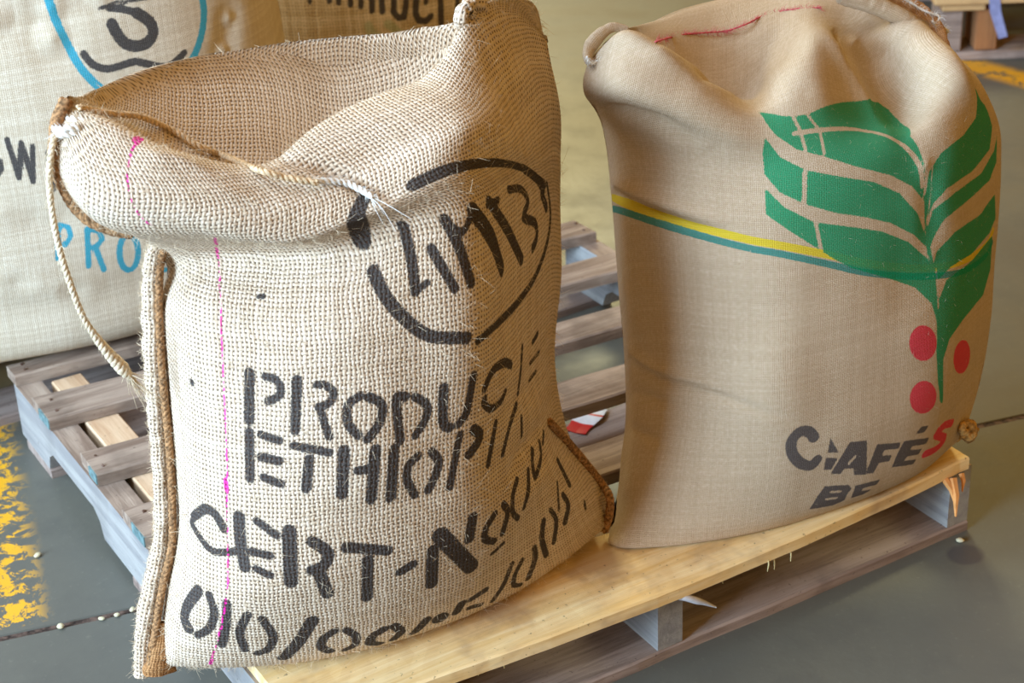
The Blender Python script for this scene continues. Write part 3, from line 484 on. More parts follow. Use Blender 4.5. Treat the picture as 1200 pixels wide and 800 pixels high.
ROWS_REAR = np.array([[[0.6266,1.5554,0.13],[0.6504,1.4764,0.13],[0.7234,1.4153,0.13],[0.8176,1.3742,0.13],[0.9269,1.3521,0.13],[1.0297,1.3533,0.13],[1.1207,1.3811,0.13],[1.1734,1.4446,0.13]],[[0.5962,1.5616,0.2329],[0.6195,1.4579,0.2329],[0.6986,1.3802,0.2329],[0.8023,1.3299,0.2329],[0.9238,1.3052,0.2329],[1.0389,1.3112,0.2329],[1.142,1.352,0.2329],[1.2038,1.4384,0.2329]],[[0.5962,1.5616,0.3357],[0.6185,1.4532,0.3357],[0.697,1.3725,0.3357],[0.8004,1.3207,0.3357],[0.9219,1.2961,0.3357],[1.0373,1.3035,0.3357],[1.1411,1.3473,0.3357],[1.2038,1.4384,0.3357]],[[0.5962,1.5616,0.4386],[0.6185,1.4532,0.4386],[0.697,1.3725,0.4386],[0.8004,1.3207,0.4386],[0.9219,1.2961,0.4386],[1.0373,1.3035,0.4386],[1.1411,1.3473,0.4386],[1.2038,1.4384,0.4386]],[[0.6023,1.5604,0.5414],[0.6247,1.4569,0.5414],[0.702,1.3795,0.5414],[0.8035,1.3296,0.5414],[0.9226,1.3055,0.5414],[1.0355,1.3119,0.5414],[1.1368,1.3531,0.5414],[1.1977,1.4396,0.5414]],[[0.6114,1.5585,0.6443],[0.6335,1.46,0.6443],[0.7087,1.3862,0.6443],[0.8071,1.3384,0.6443],[0.9226,1.315,0.6443],[1.0319,1.3207,0.6443],[1.1299,1.3594,0.6443],[1.1886,1.4415,0.6443]],[[0.6266,1.5554,0.7471],[0.6485,1.4669,0.7471],[0.7203,1.3999,0.7471],[0.8139,1.356,0.7471],[0.9233,1.3338,0.7471],[1.0265,1.3378,0.7471],[1.1188,1.3716,0.7471],[1.1734,1.4446,0.7471]],[[0.6569,1.5493,0.85],[0.6794,1.4854,0.85],[0.7451,1.435,0.85],[0.8292,1.4004,0.85],[0.9264,1.3807,0.85],[1.0173,1.3798,0.85],[1.0975,1.4006,0.85],[1.1431,1.4507,0.85]],[[0.6569,1.5493,0.85],[0.7025,1.5994,0.85],[0.7827,1.6202,0.85],[0.8736,1.6193,0.85],[0.9708,1.5996,0.85],[1.0549,1.565,0.85],[1.1206,1.5146,0.85],[1.1431,1.4507,0.85]],[[0.6266,1.5554,0.7471],[0.6812,1.6284,0.7471],[0.7735,1.6622,0.7471],[0.8767,1.6662,0.7471],[0.9861,1.644,0.7471],[1.0797,1.6001,0.7471],[1.1515,1.5331,0.7471],[1.1734,1.4446,0.7471]],[[0.6114,1.5585,0.6443],[0.6701,1.6406,0.6443],[0.7681,1.6793,0.6443],[0.8774,1.685,0.6443],[0.9929,1.6616,0.6443],[1.0913,1.6138,0.6443],[1.1665,1.54,0.6443],[1.1886,1.4415,0.6443]],[[0.6023,1.5604,0.5414],[0.6632,1.6469,0.5414],[0.7645,1.6881,0.5414],[0.8774,1.6945,0.5414],[0.9965,1.6704,0.5414],[1.098,1.6205,0.5414],[1.1753,1.5431,0.5414],[1.1977,1.4396,0.5414]],[[0.5962,1.5616,0.4386],[0.6589,1.6527,0.4386],[0.7627,1.6965,0.4386],[0.8781,1.7039,0.4386],[0.9996,1.6793,0.4386],[1.103,1.6275,0.4386],[1.1815,1.5468,0.4386],[1.2038,1.4384,0.4386]],[[0.5962,1.5616,0.3357],[0.6589,1.6527,0.3357],[0.7627,1.6965,0.3357],[0.8781,1.7039,0.3357],[0.9996,1.6793,0.3357],[1.103,1.6275,0.3357],[1.1815,1.5468,0.3357],[1.2038,1.4384,0.3357]],[[0.5962,1.5616,0.2329],[0.658,1.648,0.2329],[0.7611,1.6888,0.2329],[0.8762,1.6948,0.2329],[0.9977,1.6701,0.2329],[1.1014,1.6198,0.2329],[1.1805,1.5421,0.2329],[1.2038,1.4384,0.2329]],[[0.6266,1.5554,0.13],[0.6793,1.6189,0.13],[0.7703,1.6467,0.13],[0.8731,1.6479,0.13],[0.9824,1.6258,0.13],[1.0766,1.5847,0.13],[1.1496,1.5236,0.13],[1.1734,1.4446,0.13]]])
PRINT_OPEN = {'ink_black':{'s':[[[[-0.1383,0.4611],[-0.139,0.4481],[-0.1397,0.4352],[-0.1403,0.4222],[-0.1408,0.4092]],0.012],[[[-0.1208,0.4592],[-0.1172,0.4588],[-0.1137,0.4583],[-0.1105,0.4571],[-0.1079,0.4546],[-0.1056,0.4513],[-0.1043,0.448],[-0.1041,0.4448],[-0.1047,0.4415],[-0.1065,0.4386],[-0.1098,0.4363],[-0.1143,0.4343],[-0.1189,0.4322]],0.0092],[[[-0.0869,0.4563],[-0.0877,0.4426],[-0.0884,0.4289],[-0.0891,0.4152],[-0.0898,0.4014]],0.0112],[[[-0.0666,0.4497],[-0.0637,0.4497],[-0.0607,0.4498],[-0.0578,0.449],[-0.0544,0.4466],[-0.051,0.4433],[-0.0491,0.4398],[-0.0494,0.4361],[-0.0512,0.4323],[-0.0538,0.4292],[-0.0571,0.4275],[-0.0612,0.4265],[-0.0653,0.4255]],0.0088],[[[-0.0635,0.4254],[-0.0625,0.4209],[-0.0615,0.4164],[-0.0602,0.4113],[-0.0584,0.4054],[-0.0563,0.3988],[-0.0542,0.3922]],0.0088],[[[-0.0216,0.4332],[-0.0255,0.4314],[-0.0295,0.4296],[-0.0326,0.4272],[-0.0346,0.4238],[-0.0359,0.4199],[-0.0364,0.4157],[-0.036,0.411],[-0.0348,0.406],[-0.033,0.4015],[-0.0305,0.3978],[-0.0274,0.3944],[-0.0243,0.3911]],0.0099],[[[-0.0126,0.431],[-0.008,0.4284],[-0.0033,0.4257],[0.0001,0.4226],[0.0018,0.4189],[0.0022,0.4147],[0.0017,0.4103],[0.0001,0.4054],[-0.0024,0.4002],[-0.0052,0.3956],[-0.0081,0.3921],[-0.0113,0.389],[-0.0145,0.386]],0.0107],[[[0.0279,0.4241],[0.0242,0.4253],[0.0206,0.4265],[0.0182,0.425],[0.0176,0.4193],[0.0181,0.4109],[0.0189,0.4022],[0.0196,0.394],[0.0206,0.3854],[0.0216,0.3768]],0.0111],[[[0.0387,0.422],[0.0439,0.4183],[0.0491,0.4145],[0.0526,0.4104],[0.0539,0.4056],[0.0535,0.4004],[0.0519,0.3949],[0.0488,0.3894],[0.0443,0.3838],[0.0398,0.3783]],0.0101],[[[0.0716,0.4267],[0.0715,0.4198],[0.0714,0.4129],[0.0715,0.4059],[0.0717,0.3979],[0.0722,0.3897],[0.0734,0.3834],[0.0754,0.3802],[0.0781,0.3789],[0.0809,0.3776]],0.0117],[[[0.1086,0.4321],[0.1075,0.4252],[0.1065,0.4181],[0.1054,0.4109],[0.1044,0.4031],[0.1032,0.3951],[0.1014,0.3885],[0.0985,0.3844],[0.0951,0.3816],[0.0917,0.3789]],0.0109],[[[0.1999,0.4127],[0.1912,0.4169],[0.1834,0.4208],[0.1747,0.4237],[0.1645,0.4253],[0.1539,0.4258],[0.145,0.4245],[0.1386,0.4209],[0.1337,0.4157],[0.1293,0.4101]],0.0112],[[[0.1804,0.387],[0.1774,0.3842],[0.1744,0.3814],[0.1694,0.3795],[0.1612,0.3788],[0.1518,0.3788],[0.144,0.3799],[0.1378,0.3836],[0.1326,0.3886],[0.1292,0.3927],[0.1285,0.3949],[0.1295,0.3962],[0.1304,0.3975]],0.0098],[[[0.2534,0.4139],[0.248,0.4062],[0.2421,0.3987],[0.2367,0.3912],[0.2326,0.3837],[0.23,0.3759],[0.2277,0.3677]],0.0096],[[[0.3023,0.4029],[0.326,0.4045]],0.008],[[[0.2885,0.3817],[0.3338,0.3799]],0.0056],[[[0.2834,0.3617],[0.3145,0.362]],0.0056],[[[-0.1412,0.3959],[-0.1412,0.3832],[-0.1411,0.3705],[-0.1409,0.3578],[-0.1408,0.3449]],0.011],[[[-0.1277,0.3946],[-0.1076,0.3896]],0.0094],[[[-0.128,0.37],[-0.1079,0.3667]],0.0107],[[[-0.1253,0.3474],[-0.1054,0.3408]],0.0095],[[[-0.0918,0.3843],[-0.0791,0.3815],[-0.0666,0.3785],[-0.0543,0.3751]],0.0095],[[[-0.0757,0.3686],[-0.0772,0.3521],[-0.0788,0.3356]],0.0112],[[[-0.0394,0.3758],[-0.0398,0.3636],[-0.0403,0.3511],[-0.0408,0.3384],[-0.0413,0.3253]],0.0132],[[[-0.0063,0.3723],[-0.0075,0.3585],[-0.0085,0.3442],[-0.0093,0.3293],[-0.0101,0.3136]],0.0129],[[[-0.0244,0.3518],[-0.0136,0.3512]],0.0111],[[[0.0146,0.3688],[0.0137,0.3551],[0.013,0.3409],[0.0124,0.3262],[0.0118,0.3109]],0.0125],[[[0.043,0.3538],[0.0389,0.3514],[0.0348,0.349],[0.0318,0.3457],[0.0302,0.3409],[0.0295,0.335],[0.0301,0.3287],[0.0325,0.3218],[0.036,0.3145],[0.0395,0.3071]],0.0104],[[[0.0596,0.3545],[0.0629,0.3501],[0.0661,0.3457],[0.0681,0.3412],[0.0682,0.3365],[0.067,0.3317],[0.0651,0.3266],[0.0624,0.321],[0.0591,0.315],[0.0558,0.309]],0.0107],[[[0.0947,0.3657],[0.0924,0.3536],[0.0898,0.3416],[0.0871,0.3297],[0.0842,0.3178],[0.0814,0.3055]],0.0098],[[[0.1143,0.3657],[0.118,0.3628],[0.1219,0.36],[0.1243,0.357],[0.1248,0.3538],[0.1238,0.3507],[0.1214,0.3476],[0.1178,0.3443],[0.1131,0.3409],[0.1085,0.3375]],0.0132],[[[0.1572,0.3577],[0.1523,0.3467],[0.148,0.3353],[0.144,0.3237],[0.1397,0.3123]],0.0096],[[[0.2191,0.3554],[0.2095,0.3501],[0.2006,0.3445],[0.1928,0.3378],[0.186,0.3294],[0.1796,0.32],[0.1733,0.3105]],0.0096],[[[0.2306,0.3355],[0.2287,0.3101]],0.0072],[[[-0.2278,0.2757],[-0.218,0.2839],[-0.2093,0.2913],[-0.202,0.2962],[-0.196,0.2978],[-0.1909,0.2972],[-0.1863,0.2952],[-0.1822,0.2914],[-0.1786,0.2864],[-0.1751,0.2812]],0.0118],[[[-0.232,0.2679],[-0.224,0.2657],[-0.2168,0.263],[-0.21,0.2601],[-0.2037,0.2565],[-0.1975,0.2528],[-0.1904,0.2509],[-0.1815,0.252],[-0.1716,0.2547],[-0.1621,0.2572]],0.0089],[[[-0.1552,0.2988],[-0.1549,0.2882],[-0.1547,0.2776],[-0.1542,0.2675],[-0.1532,0.2583],[-0.1519,0.2496],[-0.1506,0.2407]],0.0144],[[[-0.1341,0.2968],[-0.123,0.2897],[-0.1124,0.282]],0.0097],[[[-0.1414,0.2604],[-0.1213,0.2572]],0.0103],[[[-0.1378,0.2402],[-0.1223,0.2325]],0.0093],[[[-0.0984,0.2869],[-0.0987,0.2749],[-0.0991,0.2625],[-0.0997,0.2497],[-0.1004,0.2365],[-0.1011,0.2226]],0.0157],[[[-0.0748,0.2729],[-0.069,0.2678],[-0.0631,0.2625],[-0.0595,0.2572],[-0.0593,0.2517],[-0.0613,0.2462],[-0.0643,0.2418],[-0.068,0.2394],[-0.0727,0.2382],[-0.0774,0.2369]],0.0137],[[[-0.0711,0.236],[-0.0671,0.2181],[-0.063,0.198]],0.0147],[[[-0.039,0.2596],[-0.0279,0.256],[-0.0167,0.2522],[-0.0053,0.2482],[0.0061,0.244]],0.0136],[[[-0.0165,0.2372],[-0.0176,0.2194],[-0.0186,0.2001],[-0.0197,0.1794]],0.0138],[[[0.0196,0.2088],[0.0347,0.2159]],0.0123],[[[0.0588,0.2277],[0.0582,0.2107],[0.0578,0.1925],[0.0576,0.173]],0.0164],[[[0.0687,0.2462],[0.0781,0.2311],[0.0881,0.2141],[0.099,0.1952],[0.11,0.1757]],0.0217],[[[0.111,0.2548],[0.1085,0.2405],[0.1062,0.2252]],0.0142],[[[0.1452,0.2431],[0.1391,0.2384],[0.1333,0.2334],[0.1295,0.2281],[0.1282,0.2223],[0.1284,0.2164],[0.1301,0.2111],[0.1338,0.207],[0.139,0.2035],[0.1445,0.1998]],0.0107],[[[0.163,0.2471],[0.1663,0.2424],[0.1698,0.2374],[0.1708,0.2314],[0.1682,0.2237],[0.1637,0.2146],[0.1597,0.2049]],0.0112],[[[0.1411,0.1796],[0.1618,0.1861]],0.0064],[[[0.2022,0.2629],[0.196,0.2587],[0.1902,0.2544],[0.1858,0.249],[0.1829,0.2417],[0.1814,0.2332],[0.1815,0.2256],[0.1838,0.2198],[0.1876,0.215],[0.1918,0.2099]],0.0096],[[[0.2347,0.2621],[0.2305,0.2538],[0.2254,0.2459],[0.2196,0.2389],[0.2142,0.2324],[0.2092,0.2264],[0.2053,0.2195]],0.008],[[[0.2587,0.2784],[0.2541,0.2732],[0.2506,0.2676],[0.2481,0.2619],[0.2469,0.2566],[0.2459,0.2516],[0.2446,0.2467]],0.0088],[[[0.2842,0.2787],[0.2818,0.2727],[0.2804,0.2663],[0.2768,0.2607],[0.2695,0.2562],[0.2603,0.2524],[0.2513,0.2484]],0.0072],[[[0.3089,0.2821],[0.2921,0.2716]],0.0056],[[[0.3296,0.2305],[0.3336,0.2119],[0.3366,0.1929]],0.0112],[[[0.3095,0.187],[0.3121,0.1803],[0.3148,0.1735],[0.3145,0.1665],[0.3095,0.1593],[0.3021,0.1518],[0.2951,0.144]],0.0112],[[[0.3039,0.2105],[0.2958,0.192],[0.2895,0.171]],0.0056],[[[0.2699,0.1811],[0.2737,0.1732],[0.2772,0.1652],[0.2779,0.1566],[0.2743,0.1467],[0.2685,0.1356],[0.2632,0.124]],0.0096],[[[0.2503,0.1718],[0.2468,0.1635],[0.2434,0.1551],[0.2413,0.1458],[0.2415,0.1351],[0.243,0.123],[0.2445,0.1103]],0.0112],[[[0.2238,0.1373],[0.224,0.1308],[0.2243,0.1241],[0.2228,0.1168],[0.2186,0.1082],[0.213,0.0985],[0.2078,0.0878]],0.0112],[[[0.199,0.1306],[0.1938,0.1253],[0.1888,0.1199],[0.185,0.1139],[0.1826,0.107],[0.1814,0.0994],[0.182,0.0928],[0.1849,0.0885],[0.1895,0.0857],[0.1941,0.0826]],0.0088],[[[0.1794,0.1371],[0.1741,0.1269],[0.1692,0.1161],[0.1643,0.1057],[0.159,0.0968],[0.1535,0.0886],[0.1483,0.0787]],0.0088],[[[0.1138,0.1091],[0.1352,0.115]],0.0109],[[[0.1128,0.0889],[0.131,0.0838]],0.0099],[[[0.0941,0.0919],[0.1003,0.1085]],0.0139],[[[0.0716,0.0926]],0.0238],[[[0.0371,0.0759],[0.0529,0.101]],0.0139],[[[-0.0013,0.1101],[-0.0062,0.1074],[-0.0111,0.1047],[-0.0149,0.1013],[-0.0173,0.0963],[-0.0185,0.0905],[-0.018,0.0847],[-0.0153,0.0807],[-0.0108,0.0767],[-0.0062,0.0718]],0.013],[[[0.0113,0.1112],[0.0148,0.105],[0.0184,0.0983],[0.02,0.0919],[0.0182,0.0863],[0.0144,0.0811],[0.0108,0.0743]],0.0129],[[[-0.2145,0.1959],[-0.2207,0.1866],[-0.2268,0.177],[-0.2314,0.1679],[-0.2339,0.1602],[-0.2347,0.1537],[-0.2342,0.1482],[-0.2323,0.1442],[-0.2294,0.1411],[-0.2267,0.1377]],0.0159],[[[-0.1976,0.196],[-0.1948,0.189],[-0.1922,0.1816],[-0.1912,0.1737],[-0.1922,0.165],[-0.1945,0.1561],[-0.1979,0.1482],[-0.2024,0.1421],[-0.208,0.137],[-0.2137,0.1316]],0.0112],[[[-0.1743,0.1901],[-0.175,0.1805],[-0.176,0.1702],[-0.1775,0.1591],[-0.1799,0.1471],[-0.1826,0.1343],[-0.1854,0.1212]],0.0116],[[[-0.1517,0.1762],[-0.1559,0.1665],[-0.1602,0.1564],[-0.163,0.1461],[-0.1631,0.1354],[-0.1616,0.1243],[-0.1601,0.1127]],0.0108],[[[-0.1364,0.1693],[-0.1327,0.1587],[-0.129,0.1476],[-0.1271,0.1371],[-0.1279,0.1277],[-0.1304,0.1193],[-0.1337,0.1126],[-0.1375,0.1088],[-0.142,0.1069],[-0.1466,0.1049]],0.0107],[[[-0.0823,0.1567],[-0.0882,0.1447],[-0.094,0.132],[-0.1,0.12],[-0.106,0.1098],[-0.112,0.1003],[-0.1181,0.0892]],0.0162],[[[-0.0588,0.1301],[-0.0636,0.1266],[-0.0684,0.1231],[-0.0721,0.1189],[-0.0743,0.1134],[-0.0753,0.1071],[-0.075,0.1012],[-0.0728,0.0961],[-0.0692,0.0913],[-0.0656,0.0862]],0.0119],[[[-0.0452,0.1269],[-0.0414,0.1215],[-0.0375,0.116],[-0.0349,0.1102],[-0.0342,0.1037],[-0.0348,0.0966],[-0.0364,0.0903],[-0.0395,0.0864],[-0.0436,0.0841],[-0.0477,0.0815]],0.0111],[[[0.0417,0.6872],[0.0371,0.68],[0.0326,0.6747],[0.0275,0.6673],[0.0079,0.6385],[-0.0098,0.6096],[-0.0142,0.5995]],0.018],[[[-0.006,0.5677],[-0.0012,0.5572],[0.0034,0.5469],[0.0086,0.5369],[0.0151,0.5267],[0.0228,0.5166],[0.0308,0.5073],[0.0387,0.4992],[0.0469,0.492],[0.0566,0.4864],[0.0687,0.483],[0.0825,0.4807],[0.0973,0.4774]],0.0138],[[[0.1134,0.47],[0.1315,0.4729],[0.158,0.4725]],0.0093],[[[0.158,0.4725],[0.1829,0.4715],[0.2104,0.4698],[0.2385,0.4687],[0.2635,0.4696],[0.2856,0.4722],[0.3082,0.4754],[0.3312,0.48],[0.3534,0.4865],[0.3692,0.4955],[0.3784,0.5057],[0.3836,0.5163],[0.3866,0.5271],[0.3864,0.5387],[0.3843,0.5518],[0.385,0.5669]],0.0096],[[[0.096,0.6729],[0.1065,0.6728],[0.1171,0.6729],[0.1277,0.6724],[0.1386,0.6712],[0.15,0.6694],[0.1626,0.6664],[0.1784,0.6617],[0.1977,0.6555],[0.2186,0.6483],[0.2413,0.6395],[0.2653,0.6294],[0.2885,0.6188],[0.3078,0.6079],[0.3222,0.5974],[0.3353,0.5884],[0.348,0.5811],[0.3594,0.575],[0.3716,0.569]],0.0159],[[[0.2999,0.6123],[0.3132,0.6032],[0.3264,0.5945],[0.338,0.5862],[0.3463,0.5786],[0.3527,0.5714],[0.3597,0.5644]],0.0208],[[[0.3517,0.5564],[0.367,0.5383]],0.0144],[[[0.032,0.6066],[0.0314,0.5948],[0.0335,0.5831],[0.0362,0.5714],[0.0384,0.5599],[0.04,0.5486],[0.0412,0.5372]],0.0119],[[[0.0412,0.5372],[0.0544,0.5439]],0.0078],[[[0.0576,0.5782],[0.0645,0.567],[0.0716,0.5558],[0.0783,0.5444],[0.0848,0.5327]],0.0107],[[[0.0754,0.6049],[0.0794,0.5952],[0.0849,0.5853],[0.0909,0.5742],[0.0966,0.5615],[0.1015,0.5478],[0.1057,0.534]],0.0124],[[[0.075,0.6032],[0.0812,0.5971],[0.0883,0.5907],[0.0954,0.5879],[0.1011,0.5915],[0.1063,0.599],[0.1128,0.6063]],0.0085],[[[0.1128,0.6063],[0.1217,0.5947],[0.1337,0.5823],[0.1469,0.5687],[0.1589,0.5543],[0.1698,0.5394],[0.1818,0.5238]],0.0179],[[[0.1472,0.6054],[0.1601,0.5917],[0.1789,0.5767],[0.1998,0.5605],[0.2197,0.5439],[0.2381,0.5272],[0.255,0.5107]],0.0144],[[[0.1418,0.6032],[0.1731,0.5995]],0.0086],[[[0.213,0.6007],[0.2285,0.5974],[0.2451,0.5938],[0.2601,0.5887],[0.273,0.581],[0.2839,0.5724],[0.2886,0.5652],[0.2804,0.5615],[0.2662,0.5592],[0.2616,0.5555],[0.2751,0.549],[0.2982,0.5408],[0.3149,0.5333],[0.3209,0.5267],[0.3221,0.5204],[0.3203,0.5154],[0.3152,0.5125],[0.3072,0.511],[0.2993,0.5094]],0.0112],[[[-0.1271,0.5451],[-0.1215,0.5456]],0.0059],[[[-0.2102,0.4358]],0.0081],[[[0.3631,0.1507],[0.3586,0.139]],0.008]]},'ink_pink':{'s':[[[[-0.1255,0.6776],[-0.1555,0.6212]],0.003],[[[-0.1634,0.6086],[-0.1716,0.5928]],0.0028],[[[-0.1731,0.5897],[-0.175,0.5842]],0.0025],[[[-0.175,0.5815],[-0.1761,0.574]],0.0016],[[[-0.1758,0.5703],[-0.1751,0.5673]],0.0014],[[[-0.1733,0.5626],[-0.1728,0.5573]],0.0026],[[[-0.1723,0.5526],[-0.1707,0.549]],0.0023],[[[-0.1703,0.5466],[-0.1688,0.5403]],0.0022],[[[-0.1687,0.5357],[-0.1675,0.5307]],0.0016],[[[-0.1669,0.5275],[-0.167,0.5225]],0.002],[[[-0.1667,0.5189],[-0.1669,0.5144]],0.0025],[[[-0.1669,0.5121],[-0.167,0.5076]],0.0024],[[[-0.1668,0.5051],[-0.167,0.4998]],0.0027],[[[-0.1675,0.4968],[-0.1671,0.4912]],0.0021],[[[-0.1672,0.4888],[-0.1672,0.4818]],0.0027],[[[-0.1674,0.4788],[-0.1674,0.4718]],0.0019],[[[-0.1669,0.4684],[-0.1677,0.4615]],0.0023],[[[-0.1681,0.4593],[-0.1679,0.4537]],0.0025],[[[-0.1678,0.4493],[-0.1681,0.4441]],0.0015],[[[-0.1681,0.4407],[-0.1683,0.4372]],0.002],[[[-0.1691,0.433],[-0.1685,0.43]],0.0025],[[[-0.1681,0.4268],[-0.1687,0.4211]],0.0022],[[[-0.1681,0.4171],[-0.1689,0.4117]],0.0026],[[[-0.1683,0.4095],[-0.169,0.4048]],0.0021],[[[-0.1691,0.4023],[-0.169,0.3973]],0.0025],[[[-0.1691,0.3941],[-0.1689,0.3901]],0.0022],[[[-0.1686,0.3857],[-0.1685,0.3783]],0.0016],[[[-0.1678,0.3745],[-0.1681,0.3684]],0.0021],[[[-0.1687,0.3662],[-0.1679,0.3606]],0.0028],[[[-0.1671,0.3566],[-0.1679,0.3517]],0.0018],[[[-0.1674,0.3471],[-0.168,0.3419]],0.0028],[[[-0.169,0.3369],[-0.1685,0.3293]],0.0016],[[[-0.1685,0.3258],[-0.1689,0.3226]],0.0025],[[[-0.1695,0.3185],[-0.1694,0.3133]],0.0032],[[[-0.1703,0.309],[-0.1697,0.3061]],0.0027],[[[-0.1693,0.3034],[-0.17,0.2982]],0.0022],[[[-0.17,0.2935],[-0.1702,0.287]],0.0019],[[[-0.1693,0.284],[-0.1703,0.2771]],0.0017],[[[-0.1698,0.2748],[-0.1705,0.2681]],0.0017],[[[-0.1703,0.2637],[-0.1709,0.2567]],0.0022],[[[-0.1704,0.2535],[-0.1712,0.2485]],0.0022],[[[-0.1706,0.2456],[-0.1717,0.2375]],0.0033],[[[-0.1726,0.2328],[-0.172,0.2294]],0.0025],[[[-0.172,0.2247],[-0.1726,0.2168]],0.0032],[[[-0.1731,0.2141],[-0.1731,0.2097]],0.002],[[[-0.1737,0.2064],[-0.1739,0.2024]],0.0016],[[[-0.1747,0.1982],[-0.1762,0.1888]],0.0026],[[[-0.1768,0.1841],[-0.1793,0.1738]],0.003],[[[-0.1806,0.1696],[-0.1824,0.1592]],0.0022],[[[-0.1831,0.1532],[-0.1854,0.1464]],0.003],[[[-0.187,0.1427],[-0.1877,0.1367]],0.0029],[[[-0.1892,0.1322],[-0.1907,0.1249]],0.0017],[[[-0.1919,0.1198],[-0.1936,0.1134]],0.0018],[[[-0.1952,0.1079],[-0.1982,0.0953]],0.0031],[[[-0.199,0.0915],[-0.2017,0.0792]],0.0042],[[[-0.1552,0.817],[-0.1606,0.8074]],0.0042],[[[-0.1648,0.8026],[-0.1738,0.7929]],0.0025],[[[-0.1776,0.7883],[-0.1808,0.7842]],0.0029],[[[-0.1845,0.7803],[-0.1874,0.7758]],0.0019],[[[-0.1895,0.7732],[-0.1923,0.769]],0.0015],[[[-0.1951,0.7646],[-0.198,0.7598]],0.0024],[[[-0.1996,0.7575],[-0.2002,0.7545]],0.0028],[[[-0.2002,0.7525],[-0.2013,0.748]],0.0021],[[[-0.2013,0.7463],[-0.2,0.7403]],0.0014],[[[-0.1997,0.7378],[-0.1971,0.7331]],0.002],[[[-0.1956,0.7301],[-0.1936,0.7268]],0.0014],[[[-0.1926,0.7251],[-0.1892,0.7206]],0.0025],[[[-0.1875,0.7187],[-0.1846,0.7149]],0.0015],[[[-0.1831,0.7126],[-0.1792,0.7075]],0.0024],[[[-0.1555,0.8165],[-0.1622,0.8075]],0.0086],[[[-0.1704,0.3385],[-0.1687,0.3261]],0.0055]]}}
